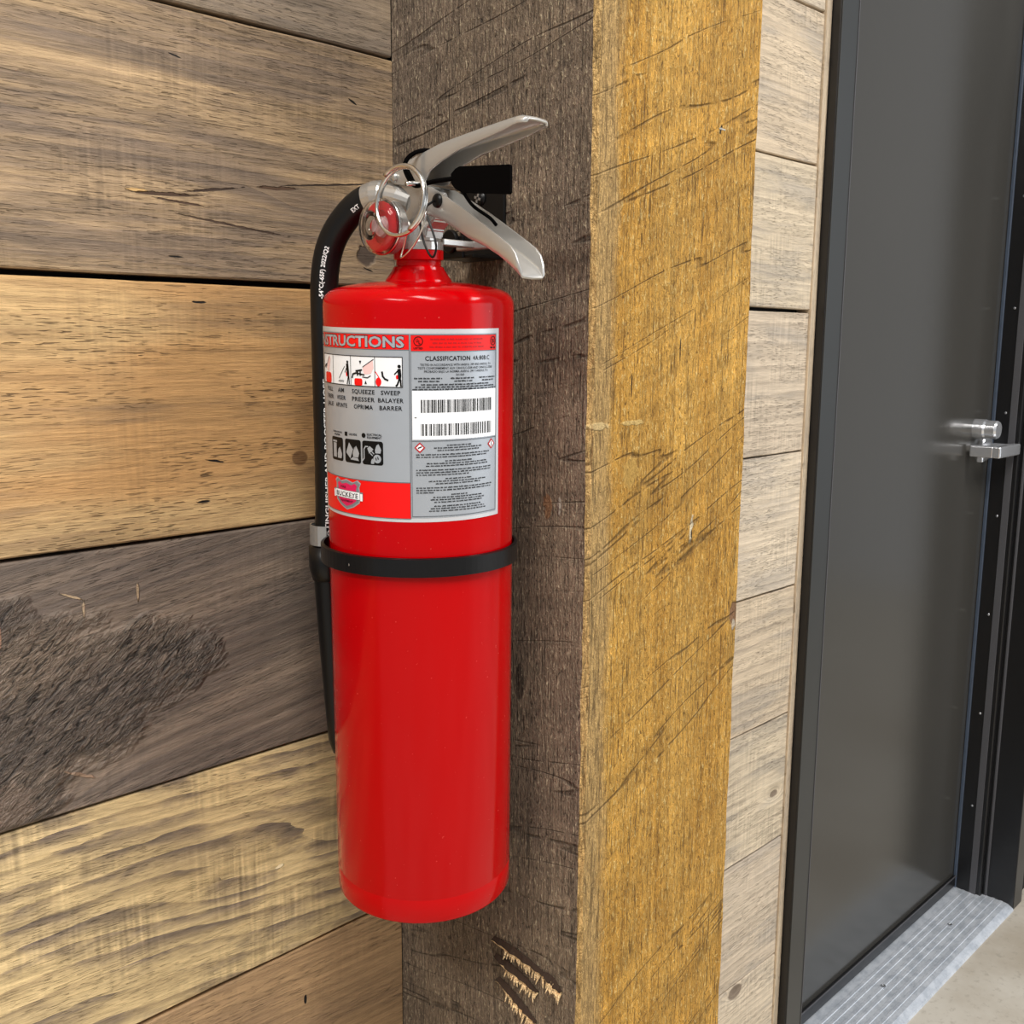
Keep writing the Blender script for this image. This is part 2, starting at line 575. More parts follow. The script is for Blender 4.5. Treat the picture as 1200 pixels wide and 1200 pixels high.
trim = link('trim_1', box(0.6935, 0.7066, -0.0030, 0.019, 0.004, 2.20, 0.001),
            wood('wood_pale_trim', rgb(206, 188, 162), rgb(150, 132, 112), rgb(172, 156, 138), u=2, v=0, seed=91, rings=200, ring_c=.4,
                 saw=.1, fiber=.2))
tag(trim, 'thin pale wooden strip closing the boards beside the door frame', kind='structure')

# concrete floor
N = NT('polished_concrete')
P = N.obj()
c1 = N.noise(N.vec(N.mul(P[0], 3), N.mul(P[1], 3), 0.0), 5.0, 0.6)
c2 = N.noise(N.vec(N.mul(P[0], 60), N.mul(P[1], 60), 2.0), 4.0, 0.65)
cc = N.mix(N.step(c1, .35, .65), rgb(176, 166, 150), rgb(204, 198, 186))
cc = N.mix(N.mul(N.step(c2, .52, .72), .5), cc, rgb(150, 142, 128))
N.put(N.b.inputs['Base Color'], cc)
N.b.inputs['Roughness'].default_value = 0.42
N.bump(c2, .0004)
floor = link('floor', box(-3.2, 4.4, -5.0, 0.14, -0.10, 0.0), N.m)
tag(floor, 'pale polished concrete floor', kind='structure')

# ------------------------------------------------------------------ door
m_door = NT('dark_painted_steel')
P = m_door.obj()
dn = m_door.noise(m_door.vec(m_door.mul(P[0], 2.5), m_door.mul(P[1], 2.5), m_door.mul(P[2], 2.5)), 3.0)
dn2 = m_door.noise(m_door.vec(m_door.mul(P[0], 900), m_door.mul(P[1], 900), m_door.mul(P[2], 900)), 2.0)
m_door.put(m_door.b.inputs['Base Color'], m_door.mix(dn, rgb(60, 59, 56), rgb(68, 66, 62)))
m_door.put(m_door.b.inputs['Roughness'], m_door.add(0.10, m_door.mul(dn, 0.10)))
m_door.bump(dn2, .00008)
m_door = m_door.m
m_frame = plain('black_painted_frame', rgb(24, 24, 26), 0.30, noise_amt=.2, noise_scale=30)
m_frame_face = plain('charcoal_frame_face', rgb(46, 48, 48), 0.32, noise_amt=.15, noise_scale=20)
m_edge_hl = plain('grey_edge_and_highlight', rgb(84, 84, 88), 0.55, noise_amt=.2)  # grey of the edge lines, also of the highlights painted along the stop
m_seal = plain('blue_grey_door_seal', rgb(78, 90, 108), 0.4, noise_amt=.3, noise_scale=60)
m_chrome = plain('satin_chrome', rgb(226, 228, 232), 0.22, .75, noise_amt=.08)
m_alu = NT('mill_aluminium')
P = m_alu.obj()
an = m_alu.noise(m_alu.vec(m_alu.mul(P[0], 8), m_alu.mul(P[1], 700), 0.0), 3.0)
an2 = m_alu.noise(m_alu.vec(m_alu.mul(P[0], 30), m_alu.mul(P[1], 40), 3.0), 4.0, .7)
m_alu.put(m_alu.b.inputs['Base Color'], m_alu.mix(m_alu.step(an2, .35, .7), rgb(226, 232, 240), rgb(190, 198, 208)))
m_alu.b.inputs['Metallic'].default_value = .45
m_alu.put(m_alu.b.inputs['Roughness'], m_alu.add(.30, m_alu.mul(an, .2)))
m_alu.bump(an, .0001)
m_alu = m_alu.m
m_screw = plain('zinc_screw', rgb(190, 192, 196), 0.3, 0.9, noise_amt=.1)

DY = 0.110           # face of the door leaf
door = empty('door_1', (1.22, DY, 0))
tag(door, 'dark grey steel door in a black frame with chrome lever', kind='structure')


def dlink(name, me, mat, parent=door, smooth=False):
    o = link(name, me, mat, None, smooth)
    o.parent = parent
    o.matrix_parent_inverse = Matrix.Translation(-door.location) if parent is door else Matrix.Identity(4)
    return o


dlink('door_leaf', box(FRAME_X1 - .012, OPEN_X1 + .010, DY, DY + .045, .014, 2.10, .002), m_door)
b = box(FRAME_X1, OPEN_X1 - .016, DY - .006, DY, .016, .040, .001)
dlink('door_sweep', b, m_frame)
b = box(FRAME_X1, OPEN_X1 - .016, DY - .0075, DY - .006, .0395, .0415)
dlink('sweep_edge', b, m_edge_hl)
# frame: left jamb, right jamb, head
b = bmesh.new()
bm_box(b, FRAME_X0, FRAME_X1, -.0150, .125, 0, 2.16, .0015)
bm_box(b, FRAME_X1 - .001, FRAME_X1 + .014, .048, DY, 0.012, 2.12, .002)
jl = dlink('frame_jamb', b, m_frame)
dlink('jamb_face', box(FRAME_X0 + .0012, FRAME_X1 - .0005, -.0162, -.0148, 0, 2.16, .0004), m_frame_face)
dlink('jamb_edge', box(FRAME_X1 - .0012, FRAME_X1 + .0002, -.0170, -.0150, 0, 2.16), m_edge_hl)
b = bmesh.new()
bm_box(b, OPEN_X1, OPEN_X1 + .050, -.0162, .125, 0, 2.16, .0015)
dlink('frame_jamb', b, m_frame)
dlink('door_stop', box(OPEN_X1 - .014, OPEN_X1 + .001, .050, DY - .004, .0, 2.12, .003), m_frame)
dlink('stop_highlight', box(OPEN_X1 - .0155, OPEN_X1 - .0138, .060, .074, .0, 2.12, .0006), m_edge_hl)  # highlight along the stop, put in as a lighter grey strip
dlink('stop_highlight', box(OPEN_X1 - .0035, OPEN_X1 + .0006, .040, .0455, .0, 2.12, .0012), m_edge_hl)  # bevel highlight, put in as a thin grey strip
dlink('door_seal', box(OPEN_X1 - .0175, OPEN_X1 - .0120, DY - .0075, DY - .0005, .012, 2.12, .0012), m_seal)
b = bmesh.new()
bm_box(b, FRAME_X0, OPEN_X1 + .05, -.0162, .125, 2.11, 2.165, .0015)
dlink('frame_head', b, m_frame)
for z in (1.0776, .8614, .648, .4268, .2139, 1.29, 1.51):
    M = Matrix.Translation((OPEN_X1 - .0136, .083, z)) @ Matrix.Rotation(-math.pi / 2, 4, 'Y')
    dlink('stop_screw', lathe(bmesh.new(), [(.0026, 0), (.0026, .0006), (.0014, .0014)], M, 14), m_screw)
# threshold: fluted aluminium saddle
b = bmesh.new()
prof = [(-.0175, .0), (-.0155, .0045), (-.004, .0105), (.004, .0115)]
y = .006
while y < .098:
    prof += [(y, .0115), (y + .001, .0124), (y + .0065, .0124), (y + .0075, .0115), (y + .0085, .0115)]
    y += .0135 if int(y * 1000) % 2 else .0165
prof += [(.106, .0125), (.112, .0125), (.112, .0)]
prism(b, prof, lambda p, q, d: Vector((d, p, q)), FRAME_X1 + .0005, OPEN_X1 - .0005)
thr = dlink('threshold', b, m_alu)
for sx, sy in ((1.208, .055), (1.509, .0505), (.90, .055)):
    M = Matrix.Translation((sx, sy, .0128))
    bb = lathe(bmesh.new(), [(.0048, 0), (.0046, .0010), (.0026, .0014), (.0020, .0006)], M, 18)
    so = link('threshold_screw', bb, m_screw, None, False)
    so.parent = thr

# lever handle, with a turn knob above it
hz = 1.006
LX0, LX1 = 1.549, 1.661
hd = dlink('lever_handle', box(LX0, LX1, .044, .060, hz - .0115, hz + .0115, .003, 3), m_chrome)


def hpart(name, bb, mat=m_chrome, smooth=False):
    o = link(name, bb, mat, None, smooth)
    o.parent = hd
    return o


hpart('lever_return', box(LX0, LX0 + .018, .058, .104, hz - .0115, hz + .0115, .003, 3))
MY = Matrix.Rotation(math.pi / 2, 4, 'X')
hpart('rose', lathe(bmesh.new(), [(.027, 0), (.027, .006), (.025, .009), (.011, .010), (.011, .055)],
                    Matrix.Translation((1.640, DY, hz)) @ MY, 40), smooth=False)
hpart('turn_knob', lathe(bmesh.new(), [(.020, 0), (.020, .020), (.0185, .024), (.0185, .042), (.016, .046)],
                         Matrix.Translation((1.588, DY, hz + .042)) @ MY, 40))
hpart('latch_tab', box(LX0 + .004, LX0 + .016, .078, .090, hz - .022, hz - .011, .002))

# ------------------------------------------------------------------ timber post
PW, PD = 0.2030, 0.2183
TEAR = rgb(206, 160, 100)
m_post_dark = wood('rough_sawn_dark_face', rgb(152, 132, 110), rgb(78, 65, 54), rgb(118, 102, 89), u=2, v=1, seed=2.2, rings=120, ring_c=.35,
                   warp=.6, stain_amt=.75, stain_s=(4, 14), stain_lo=.35, stain_hi=.65, fiber=.40, fiber_s=(26, 480),
                   pores=.6, pore_s=(60, 700), saw=0.0, fuzz=.95, fuzz_col=rgb(214, 196, 164), kerf=(.22, 46.0, .50), bump=.0032, rough=.80, ring_bump=.1,
                   knots=[(.952, -.150, .040, .016, 3.0, .12)],
                   spots=[(1.0955, -.1784, .010, .0045, 0, rgb(158, 118, 84), .5), (1.0975, -.190, .007, .002, 0, rgb(190, 178, 162), .8)])
m_post_gold = wood('rough_sawn_golden_face', rgb(224, 172, 80), rgb(150, 100, 36), rgb(200, 144, 50), u=2, v=0, seed=7.7, rings=90, ring_c=.30,
                   warp=.6, stain_amt=.75, stain_s=(5, 22), stain_lo=.35, stain_hi=.66, fiber=.30, fiber_s=(22, 420),
                   pores=.62, pore_s=(42, 560), saw=0.0, fuzz=.92, fuzz_col=rgb(248, 220, 148), kerf=(-.36, 42.0, .45), bump=.0028, rough=.72, ring_bump=.1,
                   edge=(0.0, .027, rgb(222, 184, 122)),
                   spots=[(1.3794, .1488, .0040, .0018, .3, rgb(40, 26, 12), -2), (1.3800, .1500, .0010, .004, 0, rgb(230, 226, 214), 1),
                          (1.068, .128, .012, .0022, .1, rgb(238, 222, 188), 1), (1.064, .129, .004, .001, 0, rgb(52, 34, 18), -1),
                          (1.158, .047, .0022, .014, 0, rgb(232, 196, 122), .5), (1.1573, .010, .003, .012, 0, rgb(226, 196, 138), .5),
                          (1.185, .046, .010, .0008, 0, rgb(40, 26, 12), -2), (1.212, .105, .009, .0008, 0, rgb(46, 28, 12), -2),
                          (1.118, .044, .006, .0012, 0, rgb(40, 26, 12), -2), (1.120, .047, .012, .009, 0, rgb(214, 170, 88), .3),
                          (.985, .196, .012, .007, 0, rgb(150, 112, 78), -1.5), (.975, .196, .006, .003, 0, rgb(206, 190, 168), 1)])
b = bmesh.new()
nz = 220
zt = 2.75
rnd = random.Random(5)
rows = []
jit = [0.0] * 8
e = .0035
for i in range(nz + 1):
    z = zt * i / nz
    jit = [j * .6 + rnd.uniform(-.0007, .0007) for j in jit]
    pts = [(0, -.0004), (0 + jit[0] * .3, -PD * .5), (0 + jit[1] * .4, -PD + e + jit[2]), (e * .8 + jit[3], -PD + jit[4] * .4),
           (PW * .5, -PD + jit[5] * .3), (PW - e + jit[6], -PD + jit[4] * .3), (PW, -PD + e + jit[7]), (PW, -.0014)]
    rows.append([b.verts.new((px, py, z)) for px, py in pts])
for p, q in zip(rows, rows[1:]):
    for i in range(8):
        j = (i + 1) % 8
        fc = b.faces.new((p[i], p[j], q[j], q[i]))
        fc.material_index = 0 if i in (0, 1, 7) else 1
b.faces.new(list(reversed(rows[0])))
b.faces.new(rows[-1])
post = link('timber_post', b, [m_post_dark, m_post_gold])
tag(post, 'rough-sawn square timber post with one dark face and one golden face', 'post')

# torn splinters low on the dark face
m_tear = wood('fresh_torn_wood', rgb(232, 204, 158), rgb(150, 104, 60), rgb(196, 148, 92), u=1, v=2, seed=3.1, rings=300, ring_c=.6, saw=0,
              fiber=.5, fiber_s=(40, 900), bump=.0006)
m_tear_d = plain('torn_hollow', rgb(58, 40, 26), .9, noise_amt=.5, noise_scale=500)
rnd = random.Random(21)
tears = [(-.1241, .7227, -.1830, .7176), (-.1830, .7176, -.2010, .7105), (-.1262, .7080, -.1757, .6985), (-.1294, .6883, -.1742, .6700)]
for (ya, za, yb, zb) in tears:
    L = math.hypot(yb - ya, zb - za)
    d = Vector((0, (yb - ya) / L, (zb - za) / L))
    nrm = Vector((0, -d.z, d.y))
    if nrm.z < 0:
        nrm = -nrm
    b = bmesh.new()
    n = 16
    up_, mid, lo_ = [], [], []
    for i in range(n + 1):
        t = i / n
        w = .0056 * math.sin(math.pi * min(1, t * 1.05 + .06)) ** .6 + rnd.uniform(0, .0012)
        c = Vector((-.0004, ya, za)) + d * (L * t)
        up_.append(b.verts.new(c + nrm * w * .55 + Vector((-.0003, 0, 0))))
        mid.append(b.verts.new(c + Vector((-.0030 - rnd.uniform(0, .0020), 0, 0)) - nrm * w * .2))
        lo_.append(b.verts.new(c - nrm * (w * .9 + rnd.uniform(0, .003)) + Vector((.0002, 0, 0))))
    for i in range(n):
        b.faces.new((up_[i], up_[i + 1], mid[i + 1], mid[i])).material_index = 1
        b.faces.new((mid[i], mid[i + 1], lo_[i + 1], lo_[i]))
    bmesh.ops.recalc_face_normals(b, faces=b.faces)
    tr = link('splinter_tear', b, [m_tear, m_tear_d], post)
    b = bmesh.new()
    for i in range(34):     # loose fibres standing off the tear
        t = rnd.uniform(.25, 1.0)
        c = Vector((-.002, ya, za)) + d * (L * t) - nrm * rnd.uniform(.000, .004)
        dirv = (Vector((-rnd.uniform(.1, .7), rnd.uniform(-.5, .3), -1)).normalized()) * rnd.uniform(.003, .009)
        tube(b, [c, c + dirv * .5 + Vector((-.0004, 0, 0)), c + dirv], [.0009, .0007, .0002], 5)
    tag(link('wood_fibres', b, m_tear, tr), 'pale torn wood fibres', kind='stuff')

# ------------------------------------------------------------------ fire extinguisher
EXT_Z = 0.813
AX1 = Vector((-.0818, -.1304, .8310))
AX0 = Vector((-.0925, -.1419, 1.2170))
adir = (AX0 - AX1).normalized()


def axis_at(z):
    return AX1 + (AX0 - AX1) * ((z - AX1.z) / (AX0.z - AX1.z))


base = axis_at(EXT_Z)
ext = empty('fire_extinguisher', base)
ext.rotation_mode = 'QUATERNION'
ext.rotation_quaternion = Vector((0, 0, 1)).rotation_difference(adir)
EM = Matrix.Translation(base) @ ext.rotation_quaternion.to_matrix().to_4x4()
EI = EM.inverted()
tag(ext, 'red dry chemical fire extinguisher with silver label hanging on the post', 'fire extinguisher')
RB = .0648


def W(x, y, z):
    return EI @ Vector((x, y, z))


def H(z):
    return (z - EXT_Z) * 1.0008


m_red = NT('glossy_red_enamel')
P = m_red.obj()
rn = m_red.noise(m_red.vec(m_red.mul(P[0], 900), m_red.mul(P[1], 900), m_red.mul(P[2], 900)), 2.0)
ds = m_red.noise(m_red.vec(m_red.mul(P[0], 500), m_red.mul(P[1], 500), m_red.mul(P[2], 500)), 1.0)
dust = m_red.step(ds, .775, .79)
m_red.put(m_red.b.inputs['Base Color'], m_red.mix(m_red.mul(dust, .35), rgb(180, 0, 5), rgb(235, 120, 110)))
m_red.put(m_red.b.inputs['Roughness'], m_red.add(.13, m_red.mul(dust, .4)))
m_red.b.inputs['Coat Weight'].default_value = 0.0
m_red.b.inputs['Specular IOR Level'].default_value = .16
m_red.b.inputs['Coat Roughness'].default_value = .04
m_red.bump(rn, .00003)
m_red = m_red.m
m_silver = plain('cast_nickel_plate', rgb(192, 190, 186), .26, .75, noise_amt=.12, noise_scale=120)
m_lever = plain('satin_stainless', rgb(196, 194, 190), .30, .65, noise_amt=.10, noise_scale=60)
m_wire = plain('bright_steel_wire', rgb(214, 212, 208), .18, 1.0)
m_blackp = plain('black_plastic', rgb(12, 12, 13), .35, noise_amt=.3, **{'Specular IOR Level': .3})
m_tag = plain('flat_black_tag', rgb(4, 3, 3), .85, **{'Specular IOR Level': 0.04})
m_rubber = plain('black_rubber_hose', rgb(12, 12, 13), .40, noise_amt=.35, noise_scale=300, **{'Specular IOR Level': .3})
m_strap = plain('black_vinyl_strap', rgb(16, 16, 18), .30, noise_amt=.3, noise_scale=150, **{'Specular IOR Level': .3})
m_white = plain('white_print', rgb(240, 240, 240), .5)
m_lab_sil = plain('silver_label_film', rgb(174, 180, 188), .34, .35, noise_amt=.06, noise_scale=90)
m_lab_edge = plain('pale_label_margin', rgb(206, 206, 210), .34, .25, noise_amt=.05)
m_lab_red = plain('red_label_print', rgb(234, 16, 14), .34, noise_amt=.04, **{'Specular IOR Level': .3})
m_lab_wht = plain('white_label_paper', rgb(238, 240, 244), .42, noise_amt=.03)
m_ink = plain('black_label_ink', rgb(9, 9, 10), .45, **{'Specular IOR Level': .2})
m_ink_g = plain('grey_label_line', rgb(88, 92, 98), .45)
m_pink = plain('magenta_shield_print', rgb(214, 14, 84), .4)
m_greyp = plain('grey_print', rgb(120, 124, 128), .4)
m_red_dk = plain('dark_red_print', rgb(176, 10, 18), .4)
m_skin = plain('pale_pink_print', rgb(238, 198, 196), .4)

prof = [(.0500, .0), (.0620, .0002), (.0642, .0008), (RB, .0022), (RB, .018), (RB - .0002, .0187), (RB, .0195), (RB, H(1.2405)),
        (.0644, H(1.2437)), (.0630, H(1.2468)), (.0604, H(1.2494)), (.0560, H(1.2515)), (.048, H(1.2535)), (.036, H(1.2553)), (.0225, H(1.2565))]
tank = link('tank', lathe(bmesh.new(), prof, None, 128), m_red, ext, True)
prof = [(.0232, H(1.2555)), (.0222, H(1.2575)), (.0178, H(1.2640)), (.0168, H(1.2660)), (.0152, H(1.2668)), (.0152, H(1.2700)),
        (.0168, H(1.2708)), (.0170, H(1.2764)), (.0166, H(1.2768))]
link('neck_collar', lathe(bmesh.new(), prof, None, 64), m_red, ext, False)


# ---- printing wrapped round the tank
def flat_poly(b, pts):
    vs = [b.verts.new((p[0], p[1], 0)) for p in pts]
    b.faces.new(vs)


def wrap(b, layer):
    """flat bmesh: x = arc length (m, measured from azimuth 225 deg, positive to the right), y = world height -> on the tank"""
    xs = [v.co.x for v in b.verts]
    if not xs:
        return b
    bmesh.ops.triangulate(b, faces=b.faces[:])
    st = .002
    k = math.floor(min(xs) / st) + 1
    while k * st < max(xs):
        g = b.verts[:] + b.edges[:] + b.faces[:]
        bmesh.ops.bisect_plane(b, geom=g, plane_co=(k * st, 0, 0), plane_no=(1, 0, 0), dist=1e-7)
        k += 1
    r = RB + layer * .00011
    for v in b.verts:
        a = math.radians(225) + v.co.x / RB
        v.co = Vector((r * math.cos(a), r * math.sin(a), H(v.co.y)))
    b.normal_update()
    for fc in b.faces:
        c = fc.calc_center_median()
        if fc.normal.dot(Vector((c.x, c.y, 0))) < 0:
            fc.normal_flip()
    return b


def A(deg):
    return math.radians(deg - 225) * RB


def rect(b, x0, x1, y0, y1):
    flat_poly(b, [(x0, y0), (x1, y0), (x1, y1), (x0, y1)])


def rrect(b, x0, x1, y0, y1, r):
    pts = []
    for cx, cy, a0 in ((x1 - r, y1 - r, 0), (x0 + r, y1 - r, 90), (x0 + r, y0 + r, 180), (x1 - r, y0 + r, 270)):
        for k in range(5):
            a = math.radians(a0 + k * 22.5)
            pts.append((cx + r * math.cos(a), cy + r * math.sin(a)))
    flat_poly(b, pts)


def frame_rect(b, x0, x1, y0, y1, w):
    rect(b, x0, x1, y1 - w, y1)
    rect(b, x0, x1, y0, y0 + w)
    rect(b, x0, x0 + w, y0 + w, y1 - w)
    rect(b, x1 - w, x1, y0 + w, y1 - w)


def disc(b, x, y, r, ry=None, n=20):
    ry = ry or r
    flat_poly(b, [(x + r * math.cos(2 * math.pi * i / n), y + ry * math.sin(2 * math.pi * i / n)) for i in range(n)])


def annulus(b, x, y, r, w, ry=None, n=24):
    ry = ry or r
    for i in range(n):
        a0, a1 = 2 * math.pi * i / n, 2 * math.pi * (i + 1) / n
        flat_poly(b, [(x + r * math.cos(a0), y + ry * math.sin(a0)), (x + r * math.cos(a1), y + ry * math.sin(a1)),
                      (x + (r - w) * math.cos(a1), y + (ry - w) * math.sin(a1)), (x + (r - w) * math.cos(a0), y + (ry - w) * math.sin(a0))])


def stroke(b, pts, w):
    for p, q in zip(pts, pts[1:]):
        p, q = Vector(p), Vector(q)
        d = (q - p)
        if d.length < 1e-9:
            continue
        n_ = Vector((-d.y, d.x)).normalized() * w * .5
        e_ = d.normalized() * w * .3
        flat_poly(b, [p - n_ - e_, q - n_ + e_, q + n_ + e_, p + n_ - e_])


def text_flat(b, body, cx, cy, h, width=None, bold=0.0, align='C', spacing=1.0, rot=0.0):
    """add lettering to a flat bmesh: cap height h, optional fitted width"""
    cu = bpy.data.curves.new('lettering', 'FONT')
    cu.body = body
    cu.size = 1.0
    cu.offset = bold
    cu.space_character = spacing
    cu.resolution_u = 2
    cu.fill_mode = 'FRONT'
    ob = bpy.data.objects.new('lettering', cu)
    COL.objects.link(ob)
    dg = bpy.context.evaluated_depsgraph_get()
    me = ob.evaluated_get(dg).to_mesh()
    co = [v.co.copy() for v in me.vertices]
    fs = [tuple(p.vertices) for p in me.polygons]
    ob.evaluated_get(dg).to_mesh_clear()
    bpy.data.objects.remove(ob, do_unlink=True)
    bpy.data.curves.remove(cu)
    if not co:
        return
    x0, x1 = min(c.x for c in co), max(c.x for c in co)
    caph = 0.695
    sy = h / caph
    sx = sy if width is None else width / (x1 - x0)
    w = (x1 - x0) * sx
    ox = {'C': -w / 2, 'L': 0.0, 'R': -w}[align]
    vs = []
    for c in co:
        px, py = (c.x - x0) * sx + ox, c.y * sy - h / 2
        if rot:
            px, py = px * math.cos(rot) - py * math.sin(rot), px * math.sin(rot) + py * math.cos(rot)
        vs.append(b.verts.new((cx + px, cy + py, 0)))
    for f_ in fs:
        if len(set(f_)) >= 3:
            try:
                b.faces.new([vs[i] for i in f_])
            except ValueError:
                pass


def words(b, x0, x1, y, h, rnd, align='J', frac=1.0):
    """one line of print too small to read: a row of short dashes"""
    L = (x1 - x0) * frac
    s = x0 + ((x1 - x0) - L) / 2 if align == 'C' else x0
    x = s
    while x < s + L:
        w = min(rnd.uniform(.0010, .0036), s + L - x)
        if w > .0004:
            # every word is a few upright dashes
            k = x
            while k < x + w:
                ww = min(rnd.uniform(.00030, .00055), x + w - k)
                hh = h * rnd.choice((.75, .9, 1.0, .8))
                rect(b, k, k + ww, y - h / 2, y - h / 2 + hh)
                k += ww + .00014
        x += w + rnd.uniform(.0004, .0008)


def printed(name, b, layer, mat, parent, label=None):
    o = link(name, wrap(b, layer), mat, parent, True)
    if label:
        o['label'] = label
    return o


lab_z0, lab_z1 = 1.1035, 1.2268
b = bmesh.new()
rect(b, A(96), A(282.6), lab_z0, lab_z1)
label_o = printed('label', b, 1, m_lab_edge, ext, 'silver wrap-round instruction label')
XD = A(224.7)                 # divider between the two panels
XL0, XL1 = A(153), XD - .0006
XR0, XR1 = XD + .0006, A(279.3)
b = bmesh.new()
rect(b, A(97.5), A(280.2), 1.1062, 1.2240)
printed('label_ground', b, 2, m_lab_sil, label_o)
b = bmesh.new()
rect(b, XL0, XL1, 1.2140, 1.2230)
printed('red_band', b, 3, m_lab_red, label_o, 'red band behind the heading')
b = bmesh.new()
rect(b, XR0, XR1, 1.2132, 1.2229)
printed('red_band', b, 3, m_lab_red, label_o, 'red band with approval marks')
b = bmesh.new()
rect(b, XL0, XL1, 1.1060, 1.1292)
printed('red_band', b, 3, m_lab_red, label_o, 'deep red band behind the shield')
b = bmesh.new()
w = .0004
for (x0, x1, y0, y1) in ((XL0, XL1, 1.2140, 1.2230), (XR0, XR1, 1.2132, 1.2229)):
    rect(b, x0, x1, y1, y1 + w)
    rect(b, x0, x1, y0 - w, y0)
rect(b, XR1, XR1 + w, 1.1075, 1.2233)
rect(b, XL0 - w, XL0, 1.1060, 1.2233)
rect(b, XR0, XR1, 1.1562, 1.1566)
rect(b, XR0, XR1, 1.1071, 1.1075)
rect(b, XL0, XL1, 1.1056, 1.1060)
rect(b, XL0, XL1, 1.1292, 1.1297)
rect(b, XD - .0007, XD - .0003, 1.1060, 1.2235)
rect(b, XD + .0003, XD + .0006, 1.1070, 1.2235)
printed('ruled_lines', b, 4, m_ink_g, label_o, 'dark ruled lines between panels')
# heading
b = bmesh.new()
text_flat(b, 'INSTRUCTIONS', (A(149.7) + A(221.9)) / 2, 1.2186, .0069, A(221.9) - A(149.7), .050)
printed('heading_outline', b, 4, m_ink, label_o)
b = bmesh.new()
text_flat(b, 'INSTRUCTIONS', (A(150.0) + A(221.6)) / 2, 1.2186, .0065, A(221.6) - A(150.0), .028)
printed('heading', b, 5, m_lab_sil, label_o, 'silver INSTRUCTIONS heading')
# four step pictures
b = bmesh.new()
px = [A(154.5), A(170.5), A(187.6), A(204.3), A(220.6)]
rect(b, px[0], px[4], 1.1902, 1.2095)
printed('step_picture_ground', b, 3, m_lab_wht, label_o)
b = bmesh.new()
frame_rect(b, px[0], px[4], 1.1902, 1.2095, .0005)
for x in px[1:4]:
    rect(b, x - .0002, x + .0002, 1.1902, 1.2095)
# step 2: aiming figure
x = px[1]
stroke(b, [(x + .0075, 1.1945), (x + .0135, 1.2022)], .0005)
flat_poly(b, [(x + .0150, 1.2040), (x + .0172, 1.2045), (x + .0178, 1.1990), (x + .0180, 1.1950), (x + .0166, 1.1948), (x + .0156, 1.1985)])
disc(b, x + .0164, 1.2052, .0009)
stroke(b, [(x + .0168, 1.1952), (x + .0158, 1.1912)], .0009)
stroke(b, [(x + .0176, 1.1952), (x + .0178, 1.1912)], .0009)
stroke(b, [(x + .0158, 1.2020), (x + .0138, 1.1985)], .0006)
for k in range(6):
    stroke(b, [(x + .0070 + k * .0010, 1.1922), (x + .0075 + k * .0010, 1.1933)], .0004)
# step 1: hand pulling the pin
x = px[0]
stroke(b, [(x + .0050, 1.1998), (x + .0085, 1.2035), (x + .0118, 1.2075)], .0005)
stroke(b, [(x + .0020, 1.2005), (x + .0060, 1.2025)], .0012)
# step 3: squeezing valve
x = px[2]
flat_poly(b, [(x + .0072, 1.2064), (x + .0090, 1.2064), (x + .0081, 1.2040)])
flat_poly(b, [(x + .0112, 1.1918), (x + .0130, 1.1918), (x + .0121, 1.1942)])
stroke(b, [(x + .0012, 1.1955), (x + .0020, 1.1978), (x + .0045, 1.1985)], .0011)
stroke(b, [(x + .0045, 1.1998), (x + .0092, 1.2006)], .0011)
stroke(b, [(x + .0050, 1.1985), (x + .0110, 1.1975)], .0010)
stroke(b, [(x + .0058, 1.1972), (x + .0058, 1.1998)], .0012)
stroke(b, [(x + .0080, 1.1972), (x + .0080, 1.1998)], .0010)
stroke(b, [(x + .0098, 1.1962), (x + .0135, 1.1958), (x + .0158, 1.1972)], .0006)
stroke(b, [(x + .0100, 1.2025), (x + .0180, 1.2075)], .0005)
# step 4: sweeping figure
x = px[3]
stroke(b, [(x + .0050, 1.1998), (x + .0054, 1.1972), (x + .0068, 1.1955), (x + .0088, 1.1947)], .0012)
disc(b, x + .0162, 1.2035, .0011)
flat_poly(b, [(x + .0150, 1.2018), (x + .0172, 1.2022), (x + .0176, 1.1978), (x + .0172, 1.1945), (x + .0156, 1.1948)])
stroke(b, [(x + .0158, 1.2012), (x + .0132, 1.1986)], .0008)
stroke(b, [(x + .0160, 1.1950), (x + .0150, 1.1922), (x + .0142, 1.1913)], .0011)
stroke(b, [(x + .0170, 1.1950), (x + .0172, 1.1912)], .0011)
printed('step_picture_ink', b, 5, m_ink, label_o)
b = bmesh.new()
x = px[0]
rrect(b, x + .0040, x + .0150, 1.1906, 1.1975, .002)
x = px[2]
rrect(b, x + .0030, x + .0095, 1.1906, 1.1952, .0012)
x = px[1]
disc(b, x + .0155, 1.1975, .0008, .0016)
x = px[3]
disc(b, x + .0024, 1.1935, .0020, .0028)
disc(b, x + .0148, 1.1968, .0008, .0014)
stroke(b, [(x + .0004, 1.1998), (x + .0030, 1.1960)], .0006)
printed('step_picture_red', b, 4, m_lab_red, label_o)
b = bmesh.new()
x = px[2]
flat_poly(b, [(x + .0098, 1.2015), (x + .0120, 1.2040), (x + .0175, 1.2070), (x + .0180, 1.2020), (x + .0160, 1.1985), (x + .0110, 1.1978)])
printed('step_picture_hand', b, 4, m_skin, label_o)
b = bmesh.new()
x = px[0]
flat_poly(b, [(x + .0070, 1.2010), (x + .0095, 1.2060), (x + .0125, 1.2085), (x + .0140, 1.2060), (x + .0120, 1.2000), (x + .0095, 1.1965)])
printed('step_picture_hand', b, 4, m_skin, label_o)
